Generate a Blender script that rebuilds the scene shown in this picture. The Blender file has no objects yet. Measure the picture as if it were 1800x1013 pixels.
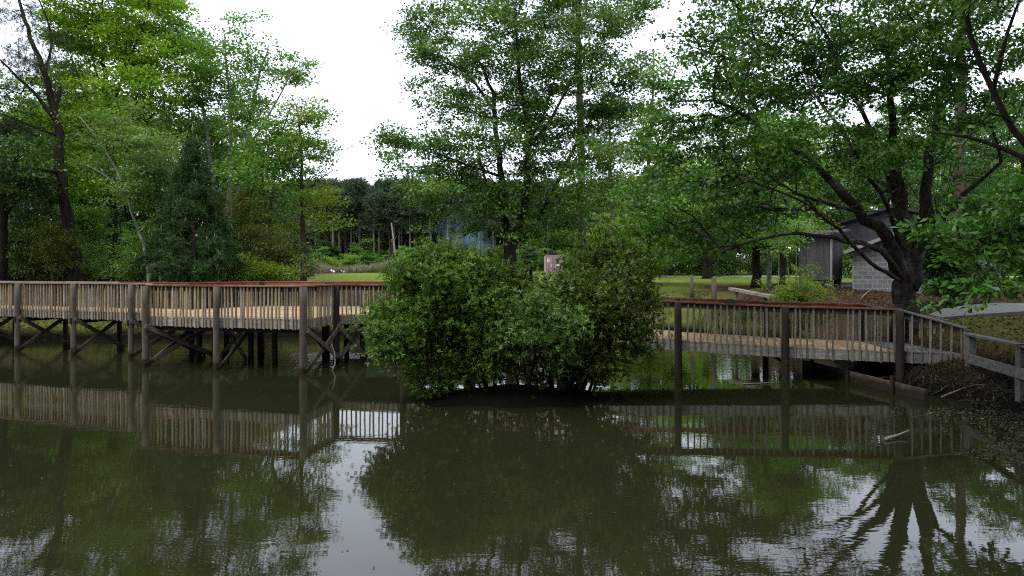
import bpy, math, random
import numpy as np
from mathutils import Vector, noise as mnoise

random.seed(7)
rng = np.random.default_rng(11)
C = bpy.context.scene.collection
F = 1200.0          # focal length in photo pixels (1800 wide)
YH = 474.0          # horizon row
CAMZ = 3.0
R = math.radians

def P(px, py, d):
    """photo pixel at depth d -> world point"""
    return np.array([(px - 900.0) / F * d, d, CAMZ - (py - YH) / F * d])

# ------------------------------------------------------------------ objects
def setp(o, label=None, cat=None, group=None, kind=None):
    if label: o['label'] = label
    if cat: o['category'] = cat
    if group: o['group'] = group
    if kind: o['kind'] = kind
    return o

def thing(name, label, cat, loc=(0, 0, 0), group=None):
    o = bpy.data.objects.new(name, None)
    C.objects.link(o)
    o.location = tuple(float(v) for v in loc)
    o.empty_display_size = 0.3
    return setp(o, label, cat, group)

def mesh_np(name, verts, faces, mat, smooth=False):
    """verts Nx3 array, faces: list of index lists or an MxK int array"""
    me = bpy.data.meshes.new(name)
    if isinstance(faces, np.ndarray):
        n, k = faces.shape
        me.vertices.add(len(verts))
        me.vertices.foreach_set('co', np.asarray(verts, dtype=np.float32).ravel())
        me.loops.add(n * k)
        me.loops.foreach_set('vertex_index', faces.astype(np.int32).ravel())
        me.polygons.add(n)
        me.polygons.foreach_set('loop_start', np.arange(0, n * k, k, dtype=np.int32))
        me.update(calc_edges=True)
    else:
        me.from_pydata([tuple(map(float, v)) for v in verts], [], faces)
        me.update()
    if smooth:
        me.polygons.foreach_set('use_smooth', np.ones(len(me.polygons), dtype=bool))
    if mat: me.materials.append(mat)
    return me

def link(name, me, parent=None, loc=(0, 0, 0)):
    o = bpy.data.objects.new(name, me)
    C.objects.link(o)
    if parent is not None: o.parent = parent
    o.location = tuple(float(v) for v in loc)
    return o

class MB:
    """collects shapes in world space"""
    def __init__(s): s.v = []; s.f = []
    def add(s, vs, fs):
        b = len(s.v); s.v.extend([tuple(map(float, p)) for p in vs])
        s.f.extend([tuple(b + i for i in f) for f in fs])
    def beam(s, a, b, w, h, up=(0, 0, 1), ext=0.0):
        a = Vector(a); b = Vector(b); t = (b - a).normalized()
        a = a - t * ext; b = b + t * ext
        u = Vector(up); sd = t.cross(u)
        if sd.length < 1e-4: sd = t.cross(Vector((0, 1, 0)))
        sd.normalize(); u = sd.cross(t).normalized()
        c = []
        for p in (a, b):
            for i, j in ((-1, -1), (1, -1), (1, 1), (-1, 1)):
                c.append(p + sd * (w / 2 * i) + u * (h / 2 * j))
        s.add(c, [(3, 2, 1, 0), (4, 5, 6, 7), (0, 1, 5, 4), (1, 2, 6, 5), (2, 3, 7, 6), (3, 0, 4, 7)])
    def box(s, x0, x1, y0, y1, z0, z1):
        s.beam(((x0 + x1) / 2, y0, (z0 + z1) / 2), ((x0 + x1) / 2, y1, (z0 + z1) / 2), x1 - x0, z1 - z0)
    def prism(s, poly, z0, z1):
        n = len(poly)
        z0 = z0 if hasattr(z0, '__len__') else [z0] * n
        z1 = z1 if hasattr(z1, '__len__') else [z1] * n
        vs = [(p[0], p[1], z) for p, z in zip(poly, z0)] + [(p[0], p[1], z) for p, z in zip(poly, z1)]
        fs = [tuple(range(n))[::-1], tuple(range(n, 2 * n))] + [(i, (i + 1) % n, n + (i + 1) % n, n + i) for i in range(n)]
        s.add(vs, fs)
    def tube(s, pts, rad, n=8, jit=0.0, cap=True):
        pts = [Vector(p) for p in pts]; b = len(s.v); m = len(pts)
        ref = Vector((0.31, 0.9, 0.17))
        for i, p in enumerate(pts):
            t = (pts[min(i + 1, m - 1)] - pts[max(i - 1, 0)])
            t = t.normalized() if t.length > 1e-9 else Vector((0, 0, 1))
            x = t.cross(ref)
            if x.length < 0.05: x = t.cross(Vector((1, 0, 0)))
            x.normalize(); y = t.cross(x)
            for k in range(n):
                a = 2 * math.pi * k / n
                r = rad[i] * (1 + (random.uniform(-jit, jit) if jit else 0))
                s.v.append(tuple(p + x * (r * math.cos(a)) + y * (r * math.sin(a))))
        for i in range(m - 1):
            for k in range(n):
                k2 = (k + 1) % n
                s.f.append((b + i * n + k, b + i * n + k2, b + (i + 1) * n + k2, b + (i + 1) * n + k))
        if cap:
            s.f.append(tuple(b + k for k in range(n))[::-1])
            s.f.append(tuple(b + (m - 1) * n + k for k in range(n)))
    def build(s, name, mat, parent=None, smooth=False, base=(0, 0, 0)):
        v = np.array(s.v) - np.array(base)
        me = mesh_np(name, v, s.f, mat, smooth)
        return link(name, me, parent, (0, 0, 0) if parent else base)

# ---------------------------------------------------------------- materials
def newmat(name):
    m = bpy.data.materials.new(name); m.use_nodes = True
    nt = m.node_tree; nt.nodes.clear()
    out = nt.nodes.new('ShaderNodeOutputMaterial')
    return m, nt, out

def nd(nt, t, **kw):
    n = nt.nodes.new(t)
    for k, v in kw.items():
        if k in n.inputs: n.inputs[k].default_value = v
        else: setattr(n, k, v)
    return n

def noise_fac(nt, scale, detail=4, coord='Object', vec=(1, 1, 1), rough=0.6):
    tc = nt.nodes.new('ShaderNodeTexCoord'); mp = nt.nodes.new('ShaderNodeMapping')
    mp.inputs['Scale'].default_value = vec
    nz = nt.nodes.new('ShaderNodeTexNoise')
    nz.inputs['Scale'].default_value = scale; nz.inputs['Detail'].default_value = detail
    nz.inputs['Roughness'].default_value = rough
    nt.links.new(tc.outputs[coord], mp.inputs[0]); nt.links.new(mp.outputs[0], nz.inputs['Vector'])
    return nz.outputs['Fac']

def ramp(nt, fac, stops):
    r = nt.nodes.new('ShaderNodeValToRGB'); e = r.color_ramp.elements
    while len(e) < len(stops): e.new(0.5)
    for el, (p, c) in zip(e, stops):
        el.position = p; el.color = (*c, 1)
    nt.links.new(fac, r.inputs[0])
    return r.outputs[0]

def mixc(nt, fac, a, b, blend='MIX'):
    m = nt.nodes.new('ShaderNodeMix'); m.data_type = 'RGBA'; m.blend_type = blend
    for sock, v in ((m.inputs[0], fac), (m.inputs[6], a), (m.inputs[7], b)):
        if hasattr(v, 'links') or hasattr(v, 'is_linked'): nt.links.new(v, sock)
        else: sock.default_value = v if not isinstance(v, tuple) or len(v) == 4 else (*v, 1)
    return m.outputs[2]

def leafmat(name, a, b, c, trans=0.3, rough=0.42, big=0.5, spec=0.33):
    """leaf: a..b leaf to leaf, c in patches of older/younger growth"""
    m, nt, out = newmat(name)
    if 'needle' in name: spec = 0.15
    elif name not in ('fallen_leaf', 'dry_grass_leaf'): a, b, c = [(k[0] * 1.22 * w_, k[1] * 1.08 * w_, k[2] * 0.8 * w_) for w_ in [1.22 if name in ('maple_leaf', 'oak_leaf', 'mid_leaf', 'gum_leaf') else 1.0] for k in (a, b, c)]
    g = nt.nodes.new('ShaderNodeNewGeometry')
    col = ramp(nt, g.outputs['Random Per Island'], [(0, a), (0.75, b), (1, tuple(x * 1.25 for x in b))])
    nf = noise_fac(nt, big, 3)
    mr = nd(nt, 'ShaderNodeMapRange'); mr.inputs[1].default_value = 0.42; mr.inputs[2].default_value = 0.62
    nt.links.new(nf, mr.inputs[0])
    col = mixc(nt, mr.outputs[0], col, c)
    pb = nd(nt, 'ShaderNodeBsdfPrincipled', Roughness=rough)
    pb.inputs['Specular IOR Level'].default_value = spec
    nt.links.new(col, pb.inputs['Base Color'])
    tr = nt.nodes.new('ShaderNodeBsdfTranslucent')
    tc = mixc(nt, 1.0, col, (1.25, 1.3, 0.55, 1), 'MULTIPLY')
    nt.links.new(tc, tr.inputs[0])
    mx = nt.nodes.new('ShaderNodeMixShader'); mx.inputs[0].default_value = trans
    nt.links.new(pb.outputs[0], mx.inputs[1]); nt.links.new(tr.outputs[0], mx.inputs[2])
    nt.links.new(mx.outputs[0], out.inputs[0])
    return m

def barkmat(name, a, b, scale=6, bump=0.6, lichen=None, vec=(1, 1, 0.25)):
    m, nt, out = newmat(name)
    f = noise_fac(nt, scale, 6, vec=vec, rough=0.65)
    col = ramp(nt, f, [(0.32, a), (0.68, b)])
    if lichen:
        f2 = noise_fac(nt, 2.3, 5, rough=0.7)
        mr = nd(nt, 'ShaderNodeMapRange'); mr.inputs[1].default_value = 0.54; mr.inputs[2].default_value = 0.66
        nt.links.new(f2, mr.inputs[0]); col = mixc(nt, mr.outputs[0], col, lichen)
    pb = nd(nt, 'ShaderNodeBsdfPrincipled', Roughness=0.9)
    pb.inputs['Specular IOR Level'].default_value = 0.04
    nt.links.new(col, pb.inputs['Base Color'])
    bp = nd(nt, 'ShaderNodeBump', Strength=bump, Distance=0.05)
    f3 = noise_fac(nt, scale * 2.2, 6, vec=vec, rough=0.7)
    nt.links.new(f3, bp.inputs['Height']); nt.links.new(bp.outputs[0], pb.inputs['Normal'])
    nt.links.new(pb.outputs[0], out.inputs[0])
    return m

def woodmat(name, cols, rough=0.8, grain=(14, 14, 1.5), stain=None, stain_amt=0.5, wet=False, gmix=0.8):
    """weathered timber; board-to-board variation by island and object"""
    m, nt, out = newmat(name)
    g = nt.nodes.new('ShaderNodeNewGeometry'); oi = nt.nodes.new('ShaderNodeObjectInfo')
    ad = nd(nt, 'ShaderNodeMath', operation='ADD'); nt.links.new(g.outputs['Random Per Island'], ad.inputs[0]); nt.links.new(oi.outputs['Random'], ad.inputs[1])
    fr = nd(nt, 'ShaderNodeMath', operation='FRACT'); nt.links.new(ad.outputs[0], fr.inputs[0])
    n = len(cols)
    col = ramp(nt, fr.outputs[0], [(i / max(1, n - 1), c) for i, c in enumerate(cols)])
    gf = noise_fac(nt, 1.0, 6, coord='Object', vec=grain, rough=0.7)
    gcol = ramp(nt, gf, [(0.3, (0.45, 0.45, 0.45)), (0.62, (1.15, 1.15, 1.15))])
    col = mixc(nt, gmix, col, gcol, 'MULTIPLY')
    if stain:
        sf = noise_fac(nt, 1.7, 6, rough=0.75)
        mr = nd(nt, 'ShaderNodeMapRange'); mr.inputs[1].default_value = 0.5; mr.inputs[2].default_value = 0.66
        mr.inputs[4].default_value = stain_amt
        nt.links.new(sf, mr.inputs[0]); col = mixc(nt, mr.outputs[0], col, stain)
    if wet:
        sx = nt.nodes.new('ShaderNodeSeparateXYZ'); nt.links.new(g.outputs['Position'], sx.inputs[0])
        nf = noise_fac(nt, 5, 3)
        a2 = nd(nt, 'ShaderNodeMath', operation='MULTIPLY_ADD'); nt.links.new(nf, a2.inputs[0]); a2.inputs[1].default_value = -0.25
        nt.links.new(sx.outputs[2], a2.inputs[2])
        mr = nd(nt, 'ShaderNodeMapRange'); mr.inputs[1].default_value = 0.02; mr.inputs[2].default_value = 0.14
        nt.links.new(a2.outputs[0], mr.inputs[0]); col = mixc(nt, mr.outputs[0], (0.022, 0.02, 0.013), col)
    pb = nd(nt, 'ShaderNodeBsdfPrincipled', Roughness=rough)
    pb.inputs['Specular IOR Level'].default_value = 0.06
    nt.links.new(col, pb.inputs['Base Color'])
    bp = nd(nt, 'ShaderNodeBump', Strength=0.4, Distance=0.02); nt.links.new(gf, bp.inputs['Height'])
    nt.links.new(bp.outputs[0], pb.inputs['Normal'])
    nt.links.new(pb.outputs[0], out.inputs[0])
    return m

def plainmat(name, a, b, scale=3, rough=0.8, bump=0.2, metal=0):
    m, nt, out = newmat(name)
    f = noise_fac(nt, scale, 6, rough=0.7)
    col = ramp(nt, f, [(0.3, a), (0.7, b)])
    pb = nd(nt, 'ShaderNodeBsdfPrincipled', Roughness=rough, Metallic=metal)
    nt.links.new(col, pb.inputs['Base Color'])
    bp = nd(nt, 'ShaderNodeBump', Strength=bump, Distance=0.02); nt.links.new(f, bp.inputs['Height'])
    nt.links.new(bp.outputs[0], pb.inputs['Normal'])
    nt.links.new(pb.outputs[0], out.inputs[0])
    return m

LEAF = {
 'maple':  leafmat('maple_leaf', (0.032, 0.085, 0.018), (0.08, 0.165, 0.038), (0.042, 0.1, 0.026)),
 'oak':    leafmat('oak_leaf', (0.02, 0.078, 0.01), (0.058, 0.15, 0.022), (0.028, 0.088, 0.014)),
 'bright': leafmat('bright_leaf', (0.085, 0.2, 0.012), (0.17, 0.32, 0.024), (0.11, 0.24, 0.018), 0.45),
 'grey':   leafmat('greygreen_leaf', (0.06, 0.135, 0.034), (0.12, 0.225, 0.066), (0.07, 0.15, 0.04), 0.4),
 'mid':    leafmat('mid_leaf', (0.04, 0.115, 0.018), (0.09, 0.195, 0.036), (0.055, 0.14, 0.024), 0.4),
 'dark':   leafmat('dark_leaf', (0.014, 0.048, 0.008), (0.04, 0.095, 0.017), (0.022, 0.06, 0.012), 0.3),
 'olive':  leafmat('olive_leaf', (0.038, 0.066, 0.01), (0.085, 0.125, 0.018), (0.05, 0.085, 0.013), 0.35),
 'gum':    leafmat('gum_leaf', (0.045, 0.115, 0.012), (0.1, 0.19, 0.022), (0.12, 0.165, 0.015), 0.45),
 'pine':   leafmat('pine_needle', (0.016, 0.045, 0.01), (0.045, 0.09, 0.024), (0.026, 0.06, 0.014), 0.15),
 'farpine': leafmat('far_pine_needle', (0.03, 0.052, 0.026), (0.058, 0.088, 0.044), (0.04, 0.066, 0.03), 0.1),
 'oldpine': leafmat('old_pine_needle', (0.028, 0.05, 0.018), (0.05, 0.08, 0.028), (0.04, 0.058, 0.022), 0.15),
 'myrtle': leafmat('myrtle_leaf', (0.03, 0.088, 0.011), (0.105, 0.215, 0.026), (0.048, 0.122, 0.016), 0.3, 0.42, 0.9, 0.3),
 'willow': leafmat('willow_leaf', (0.034, 0.095, 0.02), (0.095, 0.195, 0.045), (0.046, 0.115, 0.024), 0.3, 0.42, 0.9, 0.35),
 'bay':    leafmat('bay_leaf', (0.026, 0.068, 0.009), (0.085, 0.15, 0.019), (0.042, 0.088, 0.011), 0.3, 0.42, 0.9, 0.28),
 'broad':  leafmat('broad_leaf', (0.025, 0.1, 0.014), (0.06, 0.17, 0.028), (0.032, 0.11, 0.016), 0.3, 0.42),
 'iris':   leafmat('iris_leaf', (0.03, 0.085, 0.016), (0.06, 0.13, 0.026), (0.04, 0.095, 0.02), 0.2),
 'dry':    leafmat('dry_grass_leaf', (0.16, 0.12, 0.09), (0.24, 0.19, 0.14), (0.12, 0.13, 0.06), 0.2),
 'grass':  leafmat('grass_leaf', (0.045, 0.085, 0.013), (0.085, 0.135, 0.022), (0.07, 0.08, 0.02), 0.25),
 'litter': leafmat('fallen_leaf', (0.028, 0.017, 0.011), (0.085, 0.05, 0.031), (0.045, 0.027, 0.017), 0.05, 0.8, 0.5, 0.1),
 'weed':   leafmat('pond_weed_leaf', (0.009, 0.016, 0.005), (0.022, 0.034, 0.01), (0.016, 0.015, 0.007), 0.15),
}
BARK = {
 'dark':  barkmat('dark_bark', (0.01, 0.0085, 0.007), (0.036, 0.03, 0.025), 7, 0.9),
 'oak':   barkmat('oak_bark', (0.014, 0.012, 0.009), (0.05, 0.044, 0.036), 7, 0.9, (0.085, 0.087, 0.074)),
 'grey':  barkmat('grey_bark', (0.08, 0.072, 0.06), (0.22, 0.21, 0.185), 6, 0.5, (0.28, 0.28, 0.25)),
 'brown': barkmat('brown_bark', (0.03, 0.022, 0.016), (0.095, 0.075, 0.056), 7, 0.8),
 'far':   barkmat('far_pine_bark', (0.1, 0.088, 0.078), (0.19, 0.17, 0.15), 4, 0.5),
}
M_PICKET = woodmat('weathered_picket', [(0.27, 0.215, 0.145), (0.23, 0.165, 0.085), (0.31, 0.275, 0.215), (0.16, 0.115, 0.065), (0.31, 0.235, 0.13), (0.24, 0.225, 0.19), (0.12, 0.095, 0.065), (0.28, 0.205, 0.11)], 0.85, (30, 30, 3), (0.09, 0.075, 0.055), 0.6)
M_PICKGREY = woodmat('silvered_picket', [(0.18, 0.17, 0.145), (0.21, 0.195, 0.16), (0.12, 0.095, 0.065), (0.19, 0.19, 0.17), (0.16, 0.13, 0.085)], 0.85, (30, 30, 3), (0.08, 0.075, 0.055), 0.6)
M_DECK = woodmat('deck_plank', [(0.35, 0.25, 0.15), (0.28, 0.195, 0.115), (0.39, 0.29, 0.18), (0.32, 0.225, 0.135), (0.22, 0.155, 0.095)], 0.85, (1.2, 2.0, 1.5), (0.17, 0.125, 0.08), 0.6, gmix=0.45)
M_RIM = woodmat('grey_rim_board', [(0.24, 0.235, 0.22), (0.29, 0.285, 0.27), (0.2, 0.195, 0.18)], 0.85, (3, 3, 14), (0.1, 0.095, 0.08), 0.7)
M_CAP = woodmat('red_stained_board', [(0.19, 0.072, 0.044), (0.14, 0.05, 0.033), (0.23, 0.1, 0.064)], 0.7, (3, 3, 14), (0.25, 0.18, 0.145), 0.75)
M_CAPOLD = woodmat('faded_rail_board', [(0.24, 0.15, 0.12), (0.2, 0.14, 0.115), (0.27, 0.19, 0.155)], 0.75, (3, 3, 14), (0.17, 0.15, 0.135), 0.7)
M_POST = woodmat('weathered_pile', [(0.11, 0.097, 0.077), (0.085, 0.072, 0.057), (0.14, 0.122, 0.098)], 0.9, (10, 10, 1.2), (0.06, 0.05, 0.04), 0.6, wet=True)
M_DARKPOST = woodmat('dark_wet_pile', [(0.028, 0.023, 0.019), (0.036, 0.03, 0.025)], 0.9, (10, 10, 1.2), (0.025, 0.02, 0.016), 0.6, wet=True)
M_BRACE = woodmat('brace_board', [(0.105, 0.09, 0.07), (0.085, 0.07, 0.055), (0.13, 0.115, 0.092)], 0.9, (4, 4, 4), (0.03, 0.026, 0.02), 0.6, wet=True)
M_GREYWOOD = woodmat('grey_guard_board', [(0.095, 0.095, 0.09), (0.13, 0.13, 0.122), (0.07, 0.068, 0.062)], 0.85, (6, 6, 10), (0.1, 0.1, 0.09), 0.6)
M_BLACKWOOD = plainmat('black_wet_wood', (0.003, 0.0028, 0.002), (0.009, 0.008, 0.006), 8, 0.95, 0.8)
M_DEADWOOD = plainmat('bleached_stick', (0.085, 0.075, 0.06), (0.2, 0.18, 0.15), 9)

# ---------------------------------------------------------------- foliage
def unit(a):
    return a / (np.linalg.norm(a, axis=-1, keepdims=True) + 1e-9)

def leaf_mesh(name, cen, axis, nrm, length, width, mat, shape='kite', base=(0, 0, 0)):
    n = len(cen)
    length = np.broadcast_to(length, (n,))[:, None]; width = np.broadcast_to(width, (n,))[:, None]
    axis = unit(axis); side = unit(np.cross(axis, nrm)); up = np.cross(side, axis)
    if shape == 'kite':
        prof = [(0, 0, 0), (0.45, 0.5, 0.1), (1, 0, -0.05), (0.45, -0.5, 0.1)]
    elif shape == 'obo':      # broad rounded towards the tip
        prof = [(0, 0, 0), (0.35, 0.25, 0.03), (0.72, 0.5, 0.06), (1, 0.12, -0.04), (1, -0.12, -0.04), (0.72, -0.5, 0.06), (0.35, -0.25, 0.03)]
    elif shape == 'lobe':     # three-lobed
        prof = [(0, 0, 0), (0.3, 0.5, 0.04), (0.5, 0.24, 0.08), (1, 0, -0.06), (0.5, -0.24, 0.08), (0.3, -0.5, 0.04)]
    else:                     # blade
        prof = [(0, 0.35, 0), (0.5, 0.5, 0.0), (1, 0, -0.0), (0.5, -0.5, 0), (0, -0.35, 0)]
    k = len(prof)
    v = np.empty((n, k, 3))
    for i, (l, s, u) in enumerate(prof):
        v[:, i] = cen + axis * (length * l) + side * (width * s) + up * (length * u)
    faces = np.arange(n * k).reshape(n, k)
    return mesh_np(name, v.reshape(-1, 3) - np.array(base), faces, mat)

def catmull(pts, step=0.5):
    pts = np.array(pts, float)
    if len(pts) < 3:
        n = max(2, int(np.linalg.norm(pts[1] - pts[0]) / step) + 1)
        return np.array([pts[0] + (pts[1] - pts[0]) * t for t in np.linspace(0, 1, n)])
    q = np.vstack([2 * pts[0] - pts[1], pts, 2 * pts[-1] - pts[-2]])
    out = []
    for i in range(1, len(q) - 2):
        n = max(2, int(np.linalg.norm(q[i + 1] - q[i]) / step))
        for t in np.linspace(0, 1, n, endpoint=False):
            a, b, c, d = q[i - 1], q[i], q[i + 1], q[i + 2]
            out.append(0.5 * (2 * b + (c - a) * t + (2 * a - 5 * b + 4 * c - d) * t * t + (3 * b - a - 3 * c + d) * t ** 3))
    out.append(q[-2])
    return np.array(out)

def sample_clumps(clumps, n, shell=0.45, sub=0.5, grp=5):
    w = np.array([c[1][0] * c[1][1] * c[1][2] for c in clumps]) ** 0.75
    idx = rng.choice(len(clumps), n, p=w / w.sum())
    cen = np.array([c[0] for c in clumps])[idx]; rad = np.array([c[1] for c in clumps])[idx]
    d = unit(rng.normal(size=(n, 3)))
    r = rng.uniform(0, 1, (n, 1)) ** shell
    p = cen + d * r * rad * np.array([1.1, 1.0, 1.25])
    # twigs gather in sprays round every fifth point
    k = max(1, n // grp); near = p[rng.integers(0, k, n)]
    out = near + rng.normal(0, 1, (n, 3)) * np.array([sub, sub, sub * 0.45])
    m = rng.uniform(size=n) < 0.3
    out[m] = p[m]
    return out

def clump_px(items, d, depth=1.0, jd=2.5):
    """(px,py,rx,ry) list -> world ellipsoids, spread in depth"""
    out = []
    for it in items:
        px, py, rx, ry = it[:4]
        dd = d + (it[4] if len(it) > 4 else random.uniform(-jd, jd))
        out.append((P(px, py, dd), (rx / F * dd, min(rx, ry) / F * dd * depth + 0.35 * jd, ry / F * dd)))
    return out

def skeleton(stems, tips, upbias=0.5, seed=0):
    """stems: list of (pts, r0, r1). returns branch list [(pts, radii)] incl. stems, plus tip directions"""
    rs = np.random.default_rng(seed)
    nodes = []; parent = []; load = []
    br = []; stem_pts = []
    for pts, r0, r1 in stems:
        c = catmull(pts, 0.45); rl = None
        if isinstance(r0, (list, tuple)):
            pl = np.linalg.norm(np.diff(np.array(pts, float), axis=0), axis=1); cl_ = np.linalg.norm(np.diff(c, axis=0), axis=1)
            rl = np.interp(np.r_[0, np.cumsum(cl_)] / cl_.sum(), np.r_[0, np.cumsum(pl)] / pl.sum(), r0); r0, r1 = r0[0], r0[-1]
        c[1:-1] += rs.normal(0, 0.18 * min(r0, 0.25), c[1:-1].shape)
        stem_pts.append((c, r0, r1))
        br.append((c, rl if rl is not None else np.linspace(r0, r1, len(c))))
    N = np.vstack([c for c, _, _ in stem_pts])
    cap = sum(len(c) for c, _, _ in stem_pts) + len(tips) * 8
    arr = np.zeros((cap, 3)); arr[:len(N)] = N
    rad = np.zeros(cap); par = -np.ones(cap, int)
    o = 0
    for c, r0, r1 in stem_pts:
        rad[o:o + len(c)] = np.linspace(r0, r1, len(c)); o += len(c)
    n = o; nstem = o
    d0 = np.array([np.min(np.linalg.norm(N - t, axis=1)) for t in tips])
    order = np.argsort(d0)
    dirs = np.zeros_like(tips); paths = []
    for ti in order:
        t = tips[ti]
        df = t - arr[:n]; dist = np.linalg.norm(df, axis=1)
        cost = dist * (1 + upbias * np.clip(-(df[:, 2] + 0.1 * dist) / (dist + 1e-6), -0.3, 1))
        j = int(np.argmin(cost)); L = dist[j]
        m = int(np.clip(L / 0.45, 1, 6))
        ts = np.linspace(0, 1, m + 1)[1:]
        p0 = arr[j]
        bend = np.array([rs.normal(0, .08), rs.normal(0, .08), 0.10]) * L
        pts = p0 + (t - p0) * ts[:, None] + bend * (ts * (1 - ts))[:, None] * 2
        k = j; ids = [j]
        for q in pts:
            arr[n] = q; par[n] = k; k = n; ids.append(n); n += 1
        paths.append(ids)
        dirs[ti] = t - arr[par[k]]
    # pipe model
    acc = np.zeros(n)
    haschild = np.zeros(n, bool)
    for i in range(n):
        if par[i] >= 0: haschild[par[i]] = True
    for i in range(n - 1, nstem - 1, -1):
        if acc[i] == 0: acc[i] = 0.0095 ** 2.2
        rad[i] = acc[i] ** (1 / 2.2)
        if par[i] >= nstem: acc[par[i]] += acc[i]
    for ids in paths:
        pts = arr[ids]; r = rad[ids].copy()
        r[0] = min(r[0], r[1] * 1.25)
        br.append((pts, r))
    return br, dirs

def branch_mesh(br, nstem, mb, rmax=9):
    for i, (pts, r) in enumerate(br):
        n = 12 if i < nstem else (3 if r[0] < 0.018 else 5 if r[0] < 0.06 else 7)
        mb.tube(pts, r, n, 0.05 if i < nstem else 0, cap=i < nstem)

def tree(name, label, cat, stems, clumps, ntips, nleaf, lsize, leaf, bark, lw=0.62, spray=0.45, flat=0.35,
         shape='kite', needles=False, group=None, base=None, shell=0.45, droop=0.15, up=0.5, seed=1, tips=None, tilt=0.85, sub=0.5, bare=None, nbare=0):
    if not needles: lsize = lsize * 1.12; spray = spray * 0.62
    base = np.array(base if base is not None else stems[0][0][0], float)
    root = thing(name, label, cat, base, group)
    if tips is None: tips = sample_clumps(clumps, ntips, shell, sub)
    nlive = len(tips)
    if bare: tips = np.vstack([tips, sample_clumps(bare, nbare, 0.6, 0.5)])
    br, dirs = skeleton(stems, tips, up, seed); tips = tips[:nlive]
    br = br[:len(stems)] + [(p_, np.minimum(r_, 0.05)) for p_, r_ in br[len(stems):]]; dirs = dirs[:nlive]
    mb = MB()
    # root flare on the first stem
    c0, r0 = br[0]; r0 = r0.copy(); r0[0] *= 1.35
    if len(r0) > 2: r0[1] *= 1.08
    br[0] = (c0, r0)
    branch_mesh(br, len(stems), mb)
    mb.build('trunk', BARK[bark], root, True, base)
    n = len(tips) * nleaf
    T = np.repeat(tips, nleaf, 0); D = np.repeat(unit(dirs), nleaf, 0)
    if needles:
        # tufts of needles round the tip
        q = nleaf // 12
        off = np.repeat(rng.normal(0, spray, (len(tips) * q, 3)), 12, 0)
        m = len(off); T = np.repeat(tips, 12 * q, 0) + off * np.array([1, 1, flat])
        ax = unit(rng.normal(size=(m, 3)) + np.array([0, 0, 0.45]))
        nr = unit(rng.normal(size=(m, 3)))
        cen = T
    else:
        off = rng.normal(0, 1, (n, 3)) * np.array([spray, spray, spray * flat])
        back = -D * rng.uniform(0, spray * 1.8, (n, 1))
        cen = T + off + back
        outw = unit(off * np.array([1, 1, 0.3]) + 0.6 * D * spray)
        ax = unit(outw + rng.normal(0, 0.5, (n, 3)) - np.array([0, 0, droop]))
        nr = unit(np.array([0, 0, 1.0]) + rng.normal(0, tilt, (n, 3)))
    sz = lsize * rng.uniform(0.65, 1.25, len(cen))
    me = leaf_mesh('crown', cen, ax, nr, sz, sz * lw, LEAF[leaf], shape, base)
    link('crown', me, root)
    return root

def dup(root, loc, rz=0.0, s=1.0, label=None, group=None, sz=None):
    r = root.copy(); C.objects.link(r)
    r.location = tuple(float(v) for v in loc); r.rotation_euler = (0, 0, rz); r.scale = (s, s, sz or s)
    if label: r['label'] = label
    if group: r['group'] = group
    for ch in list(root.children):
        c = ch.copy(); C.objects.link(c); c.parent = r
        for g in ch.children:
            e = g.copy(); C.objects.link(e); e.parent = c
    return r

# ---------------------------------------------------------------- terrain
POND = np.array([(-70, -9), (-60, 24), (-40, 27.5), (-24, 28.6), (-17, 29.3), (-10.5, 29.8), (-7.2, 31), (-6.6, 35), (-5.4, 40),
                 (0, 42.5), (5, 39.5), (7, 34), (9, 31), (11.3, 28), (10.9, 24), (10.0, 20), (9.9, 18), (10.1, 16), (10.2, 14), (9.6, 11.5),
                 (9.2, 8), (10, 2), (11, -9)], float)

def sdist(x, y):
    """signed distance to the pond outline, positive on land"""
    p = np.stack([x, y], -1); best = np.full(x.shape, 1e9); ins = np.zeros(x.shape, bool)
    for i in range(len(POND)):
        a = POND[i]; b = POND[(i + 1) % len(POND)]
        ab = b - a; t = np.clip(((p - a) @ ab) / (ab @ ab), 0, 1)
        best = np.minimum(best, np.linalg.norm(p - (a + t[..., None] * ab), axis=-1))
        cond = (a[1] > y) != (b[1] > y)
        with np.errstate(divide='ignore', invalid='ignore'):
            xi = (b[0] - a[0]) * (y - a[1]) / (b[1] - a[1] + 1e-12) + a[0]
        ins ^= cond & (x < xi)
    return np.where(ins, -best, best)

def vnoise(x, y, f, seed=0):
    out = np.zeros(x.shape)
    xi = np.floor(x * f); yi = np.floor(y * f); xf = x * f - xi; yf = y * f - yi
    def h(a, b): return np.modf(np.abs(np.sin(a * 127.1 + b * 311.7 + seed * 74.7) * 43758.5453))[0]
    u = xf * xf * (3 - 2 * xf); v = yf * yf * (3 - 2 * yf)
    return (h(xi, yi) * (1 - u) + h(xi + 1, yi) * u) * (1 - v) + (h(xi, yi + 1) * (1 - u) + h(xi + 1, yi + 1) * u) * v

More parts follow.
